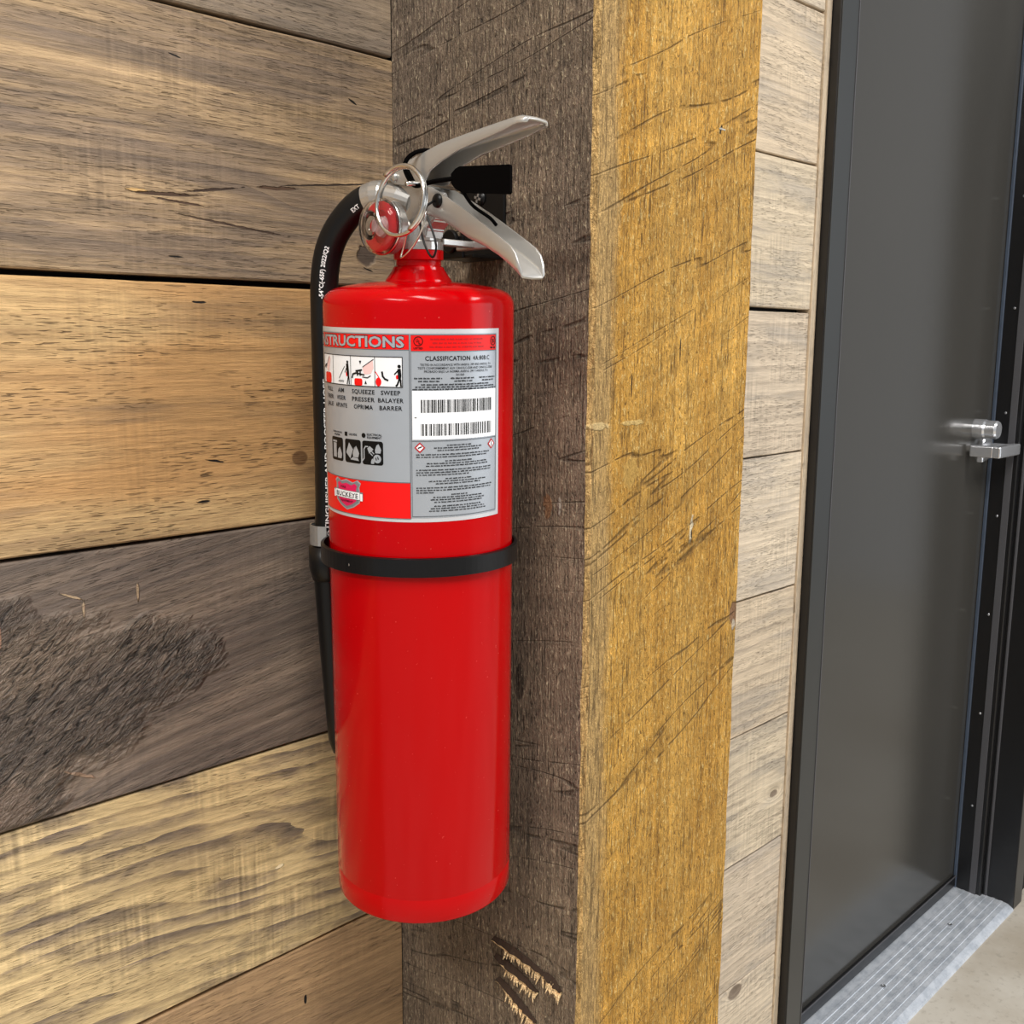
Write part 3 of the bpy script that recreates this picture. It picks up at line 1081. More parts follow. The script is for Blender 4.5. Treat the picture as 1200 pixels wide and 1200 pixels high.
# captions
b = bmesh.new()
cap = [(165, ('PULL', 'TIRER', 'JALE')), (178.3, ('AIM', 'VISER', 'APUNTE')), (196.0, ('SQUEEZE', 'PRESSER', 'OPRIMA')),
       (213.4, ('SWEEP', 'BALAYER', 'BARRER'))]
wid = {'PULL': .0095, 'TIRER': .011, 'JALE': .010, 'AIM': .0066, 'VISER': .0098, 'APUNTE': .0125, 'SQUEEZE': .0178, 'PRESSER': .0178,
       'OPRIMA': .0150, 'SWEEP': .0128, 'BALAYER': .0168, 'BARRER': .0150}
for a_, ws in cap:
    for i, t_ in enumerate(ws):
        text_flat(b, t_, A(a_), 1.1868 - i * .00485, .0027, wid[t_], .014, 'C', 1.08)
printed('captions', b, 4, m_ink, label_o, 'black SQUEEZE and SWEEP captions in three languages')
# class pictograms
b = bmesh.new()
pic = [(A(166.0), A(179.0)), (A(181.0), A(193.8)), (A(194.9), A(208.5))]
for x0, x1 in pic:
    rrect(b, x0, x1, 1.1400, 1.1555, .0016)
text_flat(b, 'TRASH WOOD', pic[0][0] + .0080, 1.1590, .0011, .0115, .03)
text_flat(b, 'PAPER', pic[0][0] + .0080, 1.1572, .0011, .0075, .03)
rect(b, pic[1][0] - .0002, pic[1][0] + .0026, 1.1572, 1.1600)
text_flat(b, 'LIQUIDS', pic[1][0] + .0078, 1.1587, .0013, .0072, .03)
disc(b, pic[2][0] + .0012, 1.1588, .0016)
text_flat(b, 'ELECTRICAL', pic[2][0] + .0092, 1.1596, .0013, .0110, .03)
text_flat(b, 'EQUIPMENT', pic[2][0] + .0092, 1.1577, .0013, .0105, .03)
printed('pictogram_ground', b, 3, m_ink, label_o)
b = bmesh.new()


def flame(b, x, y, s):
    flat_poly(b, [(x - .9 * s, y), (x + .8 * s, y), (x + 1.1 * s, y + 1.1 * s), (x + .7 * s, y + 2.0 * s), (x + .35 * s, y + 1.3 * s),
                  (x + .2 * s, y + 2.9 * s), (x - .25 * s, y + 1.7 * s), (x - .5 * s, y + 2.4 * s), (x - 1.0 * s, y + 1.0 * s)])


x0 = pic[0][0]
rect(b, x0 + .0025, x0 + .0068, 1.1420, 1.1515)
rect(b, x0 + .0018, x0 + .0075, 1.1520, 1.1532)
flame(b, x0 + .0107, 1.1418, .0026)
x0 = pic[1][0]
flat_poly(b, [(x0 + .0012, 1.1465), (x0 + .0052, 1.1428), (x0 + .0078, 1.1490), (x0 + .0042, 1.1532)])
flame(b, x0 + .0102, 1.1440, .0026)
flat_poly(b, [(x0 + .0050, 1.1422), (x0 + .0128, 1.1418), (x0 + .0118, 1.1436), (x0 + .0072, 1.1438)])
x0 = pic[2][0]
stroke(b, [(x0 + .0002, 1.1425), (x0 + .0014, 1.1440), (x0 + .0014, 1.1500), (x0 + .0026, 1.1518), (x0 + .0044, 1.1518)], .0008)
flat_poly(b, [(x0 + .0040, 1.1505), (x0 + .0058, 1.1522), (x0 + .0086, 1.1502), (x0 + .0054, 1.1472)])
stroke(b, [(x0 + .0074, 1.1486), (x0 + .0088, 1.1474)], .0007)
stroke(b, [(x0 + .0064, 1.1474), (x0 + .0078, 1.1462)], .0007)
disc(b, x0 + .0112, 1.1442, .0028)
flame(b, x0 + .0118, 1.1478, .0021)
flame(b, x0 + .0078, 1.1408, .0012)
printed('pictogram', b, 4, m_lab_sil, label_o, 'silver fire-class pictograms on black squares')
b = bmesh.new()
x0 = pic[2][0]
stroke(b, [(x0 + .0102, 1.1448), (x0 + .0106, 1.1434)], .0007)
stroke(b, [(x0 + .0116, 1.1454), (x0 + .0120, 1.1440)], .0007)
tag(printed('plug_slots', b, 5, m_ink, label_o), kind='stuff')
# maker's shield on the lower band
sx, sy = A(181.6), 1.1184
sh = [(-.0078, .0078), (-.0062, .0095), (-.0036, .0078), (0, .0092), (.0036, .0078), (.0062, .0095), (.0078, .0078), (.0070, .0052),
      (.0074, .0), (.0070, -.0042), (.0040, -.0072), (0, -.0094), (-.0040, -.0072), (-.0070, -.0042), (-.0074, 0), (-.0070, .0052)]
for nm, sc, ly, mt in (('shield_halo', 1.10, 4, m_lab_sil), ('shield_rim', 1.02, 5, m_greyp), ('shield', .84, 6, m_pink)):
    b = bmesh.new()
    flat_poly(b, [(sx + p * sc * 1.55, sy + q * sc) for p, q in sh])
    printed(nm, b, ly, mt, label_o)
b = bmesh.new()
rect(b, sx - .0150, sx + .0150, sy - .0026, sy + .0028)
printed('banner_rim', b, 7, m_greyp, label_o)
b = bmesh.new()
rect(b, sx - .0124, sx + .0124, sy - .0023, sy + .0025)
rect(b, sx - .0147, sx - .0128, sy - .0030, sy + .0018)
rect(b, sx + .0128, sx + .0147, sy - .0030, sy + .0018)
printed('banner', b, 8, m_lab_wht, label_o)
b = bmesh.new()
text_flat(b, 'BUCKEYE', sx, sy + .0001, .0030, .0222, .010, 'C', 1.05)
for i in range(7):   # slab serifs
    cxx = sx - .0111 + .00317 * i + .0016
    rect(b, cxx - .0013, cxx + .0008, sy - .0016, sy - .0013)
text_flat(b, 'FIRE', sx - .0030, sy + .0048, .0013, .0054, .01)
text_flat(b, 'EQUIPMENT', sx, sy - .0043, .0013, .0130, .01)
printed('shield_lettering', b, 9, m_ink, label_o, 'black BUCKEYE lettering on a white banner')
# right panel
b = bmesh.new()
xc = (XR0 + XR1) / 2
ux = XR0 + .0046
annulus(b, ux, 1.2192, .0030, .0005)
text_flat(b, 'U', ux - .0007, 1.2197, .0022, .0013, .03)
text_flat(b, 'L', ux + .0008, 1.2186, .0022, .0012, .03)
text_flat(b, 'LISTED', ux, 1.2149, .0011, .0058, .03)
printed('approval_mark', b, 5, m_ink, label_o)
b = bmesh.new()
fx = XR1 - .0030
annulus(b, fx, 1.2190, .0024, .0005, .0030)
stroke(b, [(fx - .0008, 1.2200), (fx + .0008, 1.2182)], .0005)
stroke(b, [(fx - .0004, 1.2178), (fx + .0004, 1.2200)], .0005)
rect(b, fx - .0026, fx - .0006, 1.2142, 1.2152)
rect(b, fx + .0004, fx + .0020, 1.2142, 1.2152)
printed('approval_mark', b, 5, m_ink, label_o)
rr = random.Random(3)
b = bmesh.new()
for i, fr_ in enumerate((.60, .56, .62)):
    words(b, XR0, XR1, 1.2206 - i * .0024, .0011, rr, 'C', fr_)
printed('band_print', b, 5, m_red_dk, label_o)
b = bmesh.new()
text_flat(b, 'CLASSIFICATION', xc - .0068, 1.2086, .0028, .0300, .014, 'C', 1.05)
text_flat(b, '4A:80B:C', xc + .0172, 1.2086, .0028, .0135, .004, 'C', 1.15)
text_flat(b, 'TESTED IN ACCORDANCE WITH ANSI/UL 299 AND ANSI/UL 711', xc, 1.2046, .0014, .0500, .006)
text_flat(b, 'TESTE CONFORMEMENT AUX CAN/ULC-S508 AND CAN/ULC-S508', xc, 1.2025, .0014, .0530, .006)
text_flat(b, 'PROBADO BAJO LA NORMA ANSI/UL 299 Y ANSI/UL 711', xc, 1.2004, .0014, .0450, .006)
text_flat(b, 'EX1060', xc + .001, 1.1983, .0013, .0055, .006)
printed('classification_lettering', b, 4, m_ink, label_o, 'black CLASSIFICATION 4A:80B:C lettering')
b = bmesh.new()
for a0, a1 in ((.03, .32), (.41, .69), (.75, .98)):
    W_ = XR1 - XR0
    words(b, XR0 + W_ * a0, XR0 + W_ * a1, 1.1961, .0010, rr)
    words(b, XR0 + W_ * (a0 + .04), XR0 + W_ * (a1 - .03), 1.1943, .0010, rr)
words(b, XR0, XR1, 1.1922, .0010, rr, 'C', .80)
words(b, XR0, XR1, 1.1907, .0010, rr, 'C', .92)
words(b, XR0, XR1, 1.1892, .0010, rr, 'C', .98)
yy = 1.1535
para = [('C', .30), ('C', .60), ('C', .52), None, ('J', .92), ('J', .88), None, ('C', .34), ('C', .76), ('C', .78), None, ('J', .96), ('J', .94),
        ('J', .62), None, ('C', .34), ('C', .72), ('C', .56), None, ('J', .96), ('J', .94), ('J', .20), ('C', .20), ('C', .62), ('C', .68),
        ('C', .60), None, ('C', .60), ('C', .68), ('C', .72)]
for p_ in para:
    if p_ is None:
        yy -= .00105
        continue
    words(b, XR0 + .0025, XR1 - .0018, yy, .00088, rr, p_[0], p_[1])
    yy -= .00158
tag(printed('fine_print', b, 4, m_ink, label_o), 'rows of tiny black print', kind='stuff')
b = bmesh.new()
rect(b, XR0 + .0004, XR1 - .0002, 1.1573, 1.1884)
printed('barcode_sticker', b, 4, m_lab_wht, label_o, 'white sticker with two bar codes')
b = bmesh.new()
bx0, bx1 = A(230.4), A(275.2)
rect(b, XR0 + .0018, XR0 + .0032, 1.1711, 1.1716)
printed('sticker_mark', b, 5, m_ink, label_o)
for (y0, y1, dens) in ((1.1745, 1.1827, 1.0), (1.1598, 1.1674, .75)):
    b = bmesh.new()
    x = bx0
    while x < bx1:
        w = rr.choice((.0003, .0003, .0006, .0009))
        rect(b, x, min(x + w, bx1), y0, y1)
        x += w + rr.choice((.0003, .0004, .0007)) / dens
    tag(printed('barcode', b, 5, m_ink, label_o), 'black printed bars', kind='stuff')
for cx_ in (A(229.6), A(275.4)):
    cy_ = 1.1522
    b = bmesh.new()
    flat_poly(b, [(cx_ - .0035, cy_), (cx_, cy_ - .0035), (cx_ + .0035, cy_), (cx_, cy_ + .0035)])
    printed('hazard_diamond', b, 4, m_red_dk, label_o, 'red bordered hazard diamond')
    b = bmesh.new()
    flat_poly(b, [(cx_ - .0023, cy_), (cx_, cy_ - .0023), (cx_ + .0023, cy_), (cx_, cy_ + .0023)])
    printed('hazard_diamond_ground', b, 5, m_lab_wht, label_o)
    b = bmesh.new()
    if cx_ < A(250):
        stroke(b, [(cx_ - .0010, cy_ - .0003), (cx_ + .0010, cy_ + .0006)], .0008)
    else:
        stroke(b, [(cx_, cy_ - .0012), (cx_, cy_ + .0013)], .0006)
    printed('hazard_symbol', b, 6, m_ink, label_o)

# ---- strap with hose clip
b = bmesh.new()
sc = axis_at(1.0705)
hz0 = 1.0640
th = math.radians(112)
hose_d = Vector((math.cos(th), math.sin(th), 0))
n = 96
sr, stn = .0686, .0022
lat = Vector((math.cos(math.radians(142)), math.sin(math.radians(142)), 0))
rings = []
for i in range(n):
    a = 2 * math.pi * i / n
    dv = Vector((math.cos(a), math.sin(a), 0))
    bulge = .0022 * max(0, dv.dot(lat)) ** 2
    ring = []
    for rr_, zz in ((0, .0), (stn, .0006), (stn, .0125), (0, .0131)):
        ring.append(b.verts.new(W(*(sc + dv * (sr - stn + rr_ + bulge) + Vector((0, 0, hz0 - sc.z + zz))))))
    rings.append(ring)
for i in range(n):
    a_, c_ = rings[i], rings[(i + 1) % n]
    for k in range(4):
        j = (k + 1) % 4
        b.faces.new((a_[k], c_[k], c_[j], a_[j]))
bmesh.ops.recalc_face_normals(b, faces=b.faces)
strap = link('strap', b, m_strap, ext, False)
M = EI @ Matrix.Translation(sc + Vector((math.cos(math.radians(186)), math.sin(math.radians(186)), 0)) * (sr + .0004) + Vector((0, 0, -.0005))) \
    @ Matrix.Rotation(math.radians(186), 4, 'Z') @ Matrix.Rotation(math.pi / 2, 4, 'Y')
link('strap_rivet', lathe(bmesh.new(), [(.0012, 0), (.0010, .0007)], M, 12), m_silver, strap)

# ---- hose, its lettering, nozzle
az = hose_d


def hp(dist, z):
    a = axis_at(z)
    return W(a.x + az.x * dist, a.y + az.y * dist, z)


hose_pts = [hp(.026, 1.3125), hp(.036, 1.3125), hp(.0470, 1.3078), hp(.0575, 1.2990), hp(.0665, 1.2875), hp(.0722, 1.2740), hp(.0750, 1.2580),
            hp(.0758, 1.2400), hp(.0760, 1.20), hp(.0762, 1.15), hp(.0768, 1.10), hp(.0790, 1.060)]
hs = spline(hose_pts, 8)
hose = link('hose', tube(bmesh.new(), hs, .0098, 20), m_rubber, ext, True)
noz = spline([hp(.0790, 1.075), hp(.0795, 1.05), hp(.0770, .985), hp(.0745, .93), hp(.0735, .902)], 6)
k = len(noz)
link('nozzle', tube(bmesh.new(), noz, [.0112 - .0040 * (i / (k - 1)) ** 1.4 if i < k - 3 else .0074 - .0012 * (i - k + 3) for i in range(k)], 20),
     m_blackp, ext, True)

# white print along the hose, facing the label side
cum = [0.0]
for p, q in zip(hs, hs[1:]):
    cum.append(cum[-1] + (q - p).length)
TOT = cum[-1]
face_dir = Vector((math.cos(math.radians(212)), math.sin(math.radians(212)), 0))


def hose_print(body, s0, length, h, lateral, reverse):
    """letters running along the hose from arc length s0; lateral shifts round the hose"""
    b = bmesh.new()
    text_flat(b, body, 0, 0, h, length, .02, 'L')
    bmesh.ops.triangulate(b, faces=b.faces[:])
    k_ = 1
    while k_ * .002 < length:
        bmesh.ops.bisect_plane(b, geom=b.verts[:] + b.edges[:] + b.faces[:], plane_co=(k_ * .002, 0, 0), plane_no=(1, 0, 0), dist=1e-7)
        k_ += 1
    for v in b.verts:
        s = s0 - v.co.x if reverse else s0 + v.co.x
        s = min(max(s, 0.0), TOT - 1e-4)
        i = 0
        while i < len(cum) - 2 and cum[i + 1] < s:
            i += 1
        t = (s - cum[i]) / (cum[i + 1] - cum[i])
        c = hs[i].lerp(hs[i + 1], t)
        tn = (hs[i + 1] - hs[i]).normalized()
        nr = (face_dir - tn * face_dir.dot(tn)).normalized()
        sd = tn.cross(nr)
        if reverse:
            sd = -sd
        ang = (v.co.y * (-1 if reverse else 1) + lateral) / .0098
        if reverse:
            ang = (-v.co.y + lateral) / .0098
        v.co = c + (nr * math.cos(ang) + sd * math.sin(ang)) * .00992
    return b


link('hose_lettering', hose_print('-54\u00b0C(-65F) 2022/Q2', .094, .0375, .0029, .0018, True), m_white, hose)
link('hose_lettering', hose_print('EXT', .0235, .0070, .0028, .0032, True), m_white, hose)
link('hose_lettering', hose_print('EXTINGUISHER AND BOOSTER HOSE', .268, .118, .0028, .0031, True), m_white, hose)

# clip holding the hose to the strap
cz = 1.0745
b = bmesh.new()
cc_ = axis_at(cz)
pc = Vector((cc_.x, cc_.y, cz)) + az * .0788
tng = Vector((-az.y, az.x, 0))
loop = []
for i in range(17):
    a = math.radians(-30 + 240 * i / 16)
    loop.append(pc + (tng * math.cos(a) + az * math.sin(a)) * .0118)
for i in range(16):
    p, q = loop[i], loop[i + 1]
    for (u0, v0) in ((p, q),):
        n0 = (u0 - pc).normalized() * .0010
        n1 = (v0 - pc).normalized() * .0010
        zlo, zhi = Vector((0, 0, -.0070)), Vector((0, 0, .0078))
        vs = [b.verts.new(W(*x_)) for x_ in (u0 + zlo, v0 + zlo, v0 + zhi, u0 + zhi, u0 + n0 + zlo, v0 + n1 + zlo, v0 + n1 + zhi, u0 + n0 + zhi)]
        for fc in ((0, 1, 2, 3), (7, 6, 5, 4), (0, 4, 5, 1), (3, 2, 6, 7)):
            b.faces.new([vs[j] for j in fc])
link('hose_clip', b, m_silver, strap)
b = bmesh.new()
lathe(b, [(.0106, 1.040), (.0132, 1.050), (.0132, 1.066)], EI @ Matrix.Translation((pc.x + az.x * .001, pc.y + az.y * .001, 0)), 20)
link('nozzle_collar', b, m_blackp, ext, True)

# ---- valve
a_ = axis_at(1.30)
vx, vy = a_.x, a_.y
b = bmesh.new()
lathe(b, [(.0160, H(1.2766)), (.0168, H(1.2772)), (.0168, H(1.2822)), (.0150, H(1.2832)), (.0150, H(1.2900)), (.0135, H(1.2920))], None, 40)
poly = [(-.1290, 1.286), (-.1275, 1.3085), (-.1185, 1.3165), (-.1180, 1.3215), (-.1330, 1.3235), (-.1500, 1.3190), (-.1640, 1.3150), (-.1720, 1.3030),
        (-.1690, 1.2940), (-.1620, 1.2890), (-.1610, 1.284)]
b2 = bmesh.new()
prism(b2, poly, lambda p, q, d: W(d, p, q), vx - .0078, vx + .0078)
bmesh.ops.bevel(b2, geom=b2.edges[:], offset=.0010, segments=2, affect='EDGES')
me_tmp = bpy.data.meshes.new('valve_block')
b2.to_mesh(me_tmp)
b2.free()
b.from_mesh(me_tmp)
bpy.data.meshes.remove(me_tmp)
valve = link('valve_body', b, m_silver, ext)
# outlet elbow with hose ferrule
b = bmesh.new()
tube(b, [hp(.004, 1.3075), hp(.014, 1.3110), hp(.022, 1.3128)], [.0085, .0088, .0088], 20)
link('hose_outlet', b, m_silver, valve)
tube_pts = [hp(.0240, 1.3130), hp(.0262, 1.3130), hp(.032, 1.3128), hp(.0385, 1.3112)]
link('hose_ferrule', tube(bmesh.new(), tube_pts, [.0098, .0108, .0110, .0106], 20), m_silver, hose)
# gauge facing out from the post
gz = 1.2900
gc = W(vx - .016, -.1425, gz)
GM = EI @ Matrix.Translation((vx - .012, -.1425, gz)) @ Matrix.Rotation(math.radians(183), 4, 'Z') @ Matrix.Rotation(math.pi / 2, 4, 'Y')
gauge = link('pressure_gauge', lathe(bmesh.new(), [(.008, 0), (.0085, .006), (.0150, .0085), (.0172, .0105), (.0172, .0165), (.0165, .0175), (.0152, .0178),
                                                   (.0150, .0160)], GM, 48, True, True), m_silver, ext, False)
m_dial = plain('red_gauge_dial', rgb(196, 16, 26), .35)
m_dialw = plain('pale_gauge_centre', rgb(206, 176, 176), .3, .2)
dial = link('gauge_dial', lathe(bmesh.new(), [(.0150, .0161), (.0160, .0200), (.0105, .0201), (.0100, .0190), (.0090, .0190)], GM, 40), m_dial, gauge)
link('gauge_hub', lathe(bmesh.new(), [(.0078, .0188), (.0076, .0205), (.0060, .0211), (.0014, .0212), (.0012, .0222)], GM, 32), m_dialw, dial)
bb = bmesh.new()
for an_ in (40, 140):
    for k_ in range(9):
        pass
for an0, an1 in ((200, 250), (262, 320)):
    for k_ in range(an0, an1, 9):
        a = math.radians(k_)
        a2 = math.radians(k_ + 5)
        q = [GM @ Vector((r_ * math.cos(t_), r_ * math.sin(t_), .02025)) for r_, t_ in ((.0105, a), (.0128, a), (.0128, a2), (.0105, a2))]
        bb.faces.new([bb.verts.new(v_) for v_ in q])
link('dial_marks', bb, m_white, dial)
m_lens = NT('clear_gauge_lens')
m_lens.b.inputs['Base Color'].default_value = (1, .97, .97, 1)
m_lens.b.inputs['Roughness'].default_value = .03
m_lens.b.inputs['Transmission Weight'].default_value = 1.0
m_lens.b.inputs['IOR'].default_value = 1.35
m_lens = m_lens.m
link('gauge_lens', lathe(bmesh.new(), [(.0170, .0166), (.0178, .0180), (.0176, .0215), (.0162, .0240), (.0120, .0252), (.004, .0256), (.004, .0245), (.0118, .0241),
                                       (.0152, .0230), (.0164, .0212), (.0166, .0182)], GM, 48, False, False), m_lens, gauge, True)
link('gauge_rim', lathe(bmesh.new(), [(.0168, .0160), (.0180, .0166), (.0181, .0185), (.0170, .0188)], GM, 48, False, False), m_wire, gauge, True)


# ---- levers: pressed channels
def channel(stations, web_top, name, tip_round):
    """stations: (y_top, z_top, y_bot, z_bot, half_width)"""
    b = bmesh.new()
    rows = []
    for (yt, zt_, yb, zb_, hw) in stations:
        r = .0030
        if web_top:
            d = Vector((0, yb - yt, zb_ - zt_))
            L = d.length
            d = d / L if L > 1e-6 else Vector((0, 0, -1))
            top = Vector((0, yt, zt_))
            r = min(r, L * .6)
            sec = [(-hw, L), (-hw, r), (-hw + r * .3, r * .3), (-hw + r, 0), (0, -.0004), (hw - r, 0), (hw - r * .3, r * .3), (hw, r), (hw, L)]
            pts = [top + d * q + Vector((vx + p, 0, 0)) for p, q in sec]
        else:
            d = Vector((0, yt - yb, zt_ - zb_))
            L = d.length
            d = d / L if L > 1e-6 else Vector((0, 0, 1))
            bot = Vector((0, yb, zb_))
            r = min(r, L * .6)
            sec = [(-hw, L), (-hw, r), (-hw + r * .3, r * .3), (-hw + r, 0), (0, -.0004), (hw - r, 0), (hw - r * .3, r * .3), (hw, r), (hw, L)]
            pts = [bot + d * q + Vector((vx + p, 0, 0)) for p, q in sec]
        rows.append([b.verts.new(W(*p)) for p in pts])
    for p, q in zip(rows, rows[1:]):
        for i in range(len(p) - 1):
            b.faces.new((p[i], p[i + 1], q[i + 1], q[i]))
    bmesh.ops.recalc_face_normals(b, faces=b.faces)
    o = link(name, b, m_lever, ext, True)
    md = o.modifiers.new('thickness', 'SOLIDIFY')
    md.thickness = .0016
    md.offset = -1 if web_top else 1
    md.offset = 0
    sd = o.modifiers.new('ease', 'BEVEL')
    sd.width = .0004
    sd.segments = 2
    sd.limit_method = 'ANGLE'
    return o


up = [(-.1220, 1.3297, -.1222, 1.3266, .0092), (-.1300, 1.3310, -.1318, 1.3200, .0098), (-.1410, 1.3330, -.1410, 1.3186, .0098), (-.1500, 1.3348, -.1550, 1.3181, .0098),
      (-.1580, 1.3364, -.1635, 1.3184, .0098), (-.1680, 1.3386, -.1690, 1.3250, .0099), (-.1780, 1.3406, -.1790, 1.3290, .0100), (-.1940, 1.3424, -.1945, 1.3336, .0102),
      (-.2100, 1.3440, -.2105, 1.3362, .0104), (-.2260, 1.3455, -.2260, 1.3386, .0106), (-.2390, 1.3466, -.2385, 1.3408, .0108), (-.2450, 1.3470, -.2440, 1.3422, .0108),
      (-.2495, 1.3470, -.2485, 1.3430, .0107), (-.2528, 1.3462, -.2518, 1.3430, .0098), (-.2540, 1.3448, -.2535, 1.3432, .0080)]
lever_up = channel(up, True, 'discharge_lever', .01)
dn_ = [(-.1610, 1.3150, -.1580, 1.3000, .0098), (-.1700, 1.3144, -.1690, 1.2968, .0098), (-.1790, 1.3100, -.1780, 1.2940, .0100), (-.1900, 1.3042, -.1895, 1.2885, .0102),
       (-.2050, 1.2962, -.2030, 1.2812, .0104), (-.2200, 1.2875, -.2180, 1.2755, .0106), (-.2350, 1.2786, -.2320, 1.2685, .0108), (-.2430, 1.2736, -.2400, 1.2635, .0109),
       (-.2475, 1.2690, -.2450, 1.2602, .0109), (-.2500, 1.2630, -.2485, 1.2572, .0106), (-.2515, 1.2570, -.2510, 1.2548, .0092)]
lever_dn = channel(dn_, False, 'carry_handle', .01)
# rivets
for nm, y_, z_, r_, mt in (('rivet', -.1335, 1.3240, .0032, m_silver), ('pivot_plug', -.1768, 1.3053, .0046, m_blackp)):
    M = EI @ Matrix.Translation((vx - .0104, y_, z_)) @ Matrix.Rotation(-math.pi / 2, 4, 'Y')
    link(nm, lathe(bmesh.new(), [(r_, -.001), (r_, .0012), (r_ * .8, .0022), (r_ * .3, .0026)], M, 20), mt, lever_up if nm == 'rivet' else lever_dn, True)

# ---- safety pin with split ring
pin = link('safety_pin', tube(bmesh.new(), [W(vx + .016, -.1655, 1.3160), W(vx - .022, -.1655, 1.3160), W(vx - .027, -.1650, 1.3150)], .0016, 10), m_wire, ext, True)
rc = Vector((-.1285, -.1680, 1.3035))
nrm = Vector((math.cos(math.radians(187)), math.sin(math.radians(187)), .12)).normalized()
e1 = Vector((0, 0, 1)) - nrm * nrm.z
e1.normalize()
e2 = nrm.cross(e1)
RR = .0212
b = bmesh.new()
pts = [W(*(rc + (e1 * math.cos(2 * math.pi * i / 48) + e2 * math.sin(2 * math.pi * i / 48)) * RR)) for i in range(48)]
tube(b, pts, .0014, 10, True)
ring_o = link('pull_ring', b, m_wire, pin, True)
b = bmesh.new()
pts = []
for i in range(30):
    a = math.radians(-150 + 190 * i / 29)
    pts.append(W(*(rc + nrm * .0022 + (e1 * math.cos(a) + e2 * math.sin(a)) * (RR + .0004))))
tube(b, pts, .0015, 10)
link('pull_ring_coil', b, m_wire, pin, True)
# bent seal wire and black thread loops
link('seal_wire', tube(bmesh.new(), spline([W(-.1235, -.1700, 1.2865), W(-.122, -.1655, 1.2845), W(-.120, -.1600, 1.2770), W(-.120, -.1568, 1.2706), W(-.120, -.1590, 1.2703),
                                            W(-.120, -.1640, 1.2729), W(-.119, -.1700, 1.2785), W(-.119, -.1745, 1.2836), W(-.118, -.1790, 1.2930), W(-.117, -.1768, 1.3020)], 5),
                       .0007, 8), m_wire, pin, True)
link('seal_cord', tube(bmesh.new(), spline([W(-.1085, -.1765, 1.3050), W(-.113, -.1735, 1.3010), W(-.115, -.1712, 1.2950), W(-.115, -.1708, 1.2880), W(-.115, -.1740, 1.2790),
                                            W(-.115, -.1790, 1.2715), W(-.115, -.1830, 1.2695), W(-.115, -.1858, 1.2745), W(-.115, -.1840, 1.2820), W(-.115, -.1800, 1.2900),
                                            W(-.115, -.1758, 1.2975), W(-.112, -.1735, 1.3020)], 6), .00075, 8), m_blackp, pin, True)

# ---- black tamper tag looped over the upper lever
tx = vx - .0185
poly = [(-.1990, 1.3185), (-.2030, 1.3212), (-.2070, 1.3222), (-.2500, 1.3186), (-.2508, 1.3176), (-.2508, 1.3030), (-.2500, 1.3018), (-.2095, 1.3062), (-.2030, 1.3092), (-.1990, 1.3130)]
b = bmesh.new()
prism(b, poly, lambda p, q, d: W(d, p, q), tx - .0009, tx + .0009)
tagp = link('tamper_tag', b, m_tag, ext)
link('tag_strap', tube(bmesh.new(), spline([W(tx, -.2005, 1.3157), W(tx, -.1818, 1.3158), W(tx, -.1640, 1.3150), W(tx, -.1560, 1.3220), W(tx, -.1535, 1.3290), W(tx + .003, -.1560, 1.3350),
                                            W(vx - .008, -.1600, 1.3385), W(vx + .008, -.1560, 1.3385), W(vx + .0125, -.1560, 1.3300)], 5), .0015, 8), m_tag, tagp, True)
link('tag_strap', tube(bmesh.new(), spline([W(tx, -.1535, 1.3290), W(tx, -.1580, 1.3230), W(tx + .001, -.1610, 1.3175)], 5), .0013, 8), m_tag, tagp, True)
link('tag_tail', tube(bmesh.new(), spline([W(tx, -.2096, 1.3064), W(tx + .003, -.2150, 1.2985), W(tx + .012, -.2200, 1.2920), W(tx + .018, -.2200, 1.2880)], 5), .0011, 8), m_tag, tagp, True)

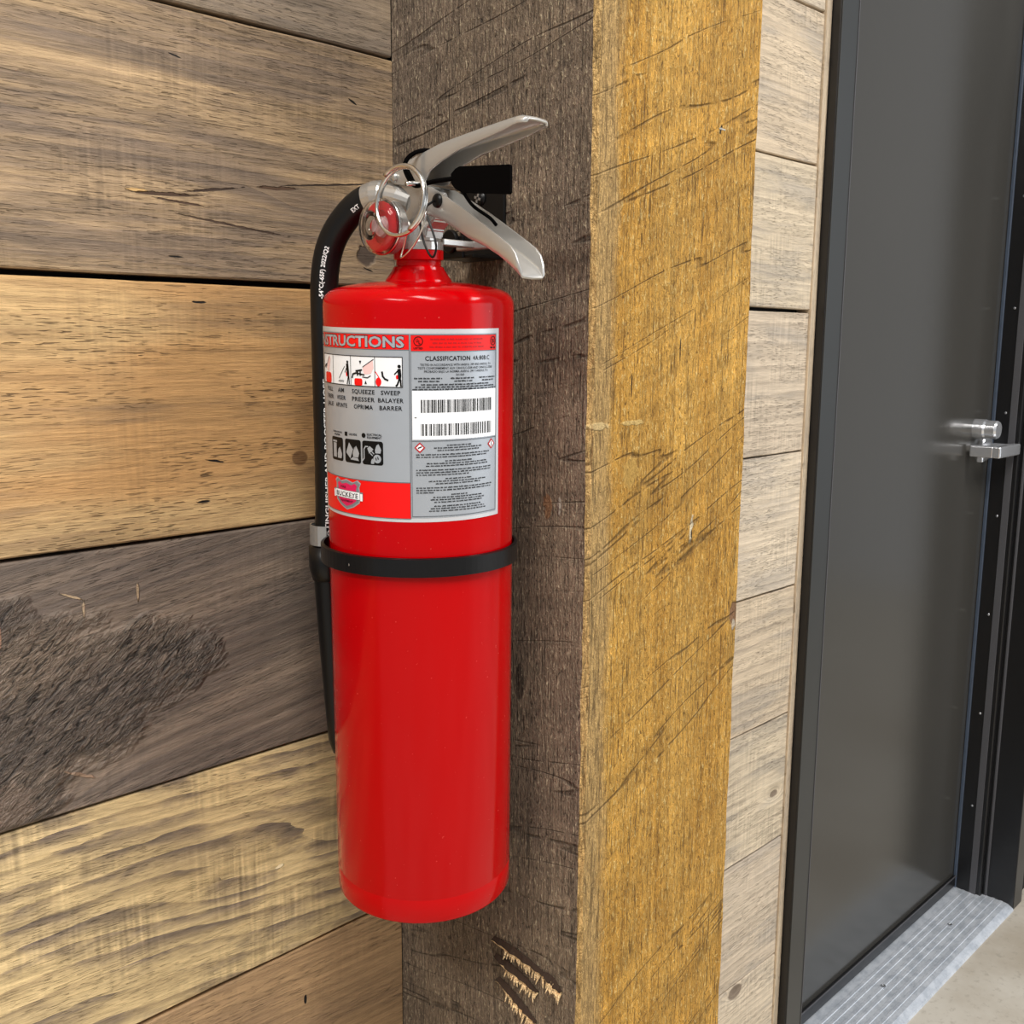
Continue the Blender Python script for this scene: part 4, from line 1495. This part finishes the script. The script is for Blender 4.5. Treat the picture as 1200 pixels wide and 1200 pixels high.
# ---- hanging loop at the back of the valve
b = bm_box(bmesh.new(), -.075, -.038, -.1475, -.1405, 1.2815, 1.2860, .0008)
b.transform(EI)
link('hanger_loop', b, m_silver, valve)
b = bm_box(bmesh.new(), -.046, -.0405, -.1620, -.1280, 1.2805, 1.2865, .0008)
b.transform(EI)
link('hanger_loop_bar', b, m_lever, valve)

# ------------------------------------------------------------------ wall bracket on the post
m_brk = plain('black_powder_coat', rgb(11, 11, 12), .34, noise_amt=.3, noise_scale=200, **{'Specular IOR Level': .3})
br = empty('wall_bracket', (0, -.110, 1.278))
tag(br, 'black steel hook bracket screwed to the dark side of the post', 'bracket')


def brlink(name, bb, mat, parent=br, smooth=False):
    bb.transform(Matrix.Translation(-br.location))
    return link(name, bb, mat, parent, smooth)


plate = brlink('plate', box(-.0030, -.0004, -.1335, -.0850, 1.2780, 1.3300, .0010), m_brk)
b = bmesh.new()
bm_box(b, -.0340, -.0020, -.1330, -.0960, 1.2766, 1.2792, .0008)
bm_box(b, -.0360, -.0330, -.1240, -.1010, 1.2766, 1.2925, .0010)
brlink('hook', b, m_brk)
b = bmesh.new()
M = Matrix.Translation((-.0355, -.1115, 1.2888)) @ Matrix.Rotation(-math.pi / 2, 4, 'Y')
lathe(b, [(.0085, 0), (.0085, .0022), (.0075, .0030)], M, 28)
brlink('hook_stud', b, m_brk)
M = Matrix.Translation((-.0028, -.1080, 1.3228)) @ Matrix.Rotation(-math.pi / 2, 4, 'Y')
scr = brlink('screw', lathe(bmesh.new(), [(.0058, 0), (.0056, .0012), (.0036, .0026), (.0010, .0030)], M, 24), m_brk, br, True)
b = bmesh.new()
for an_ in (20, 110):
    q = Matrix.Translation((-.0059, -.1080, 1.3228)) @ Matrix.Rotation(math.radians(an_), 4, 'X')
    c_ = bmesh.new()
    bm_box(c_, -.0004, .0004, -.0034, .0034, -.0009, .0009)
    c_.transform(q)
    mm = bpy.data.meshes.new('cross')
    c_.to_mesh(mm)
    c_.free()
    b.from_mesh(mm)
    bpy.data.meshes.remove(mm)
brlink('screw_cross', b, m_screw, scr)
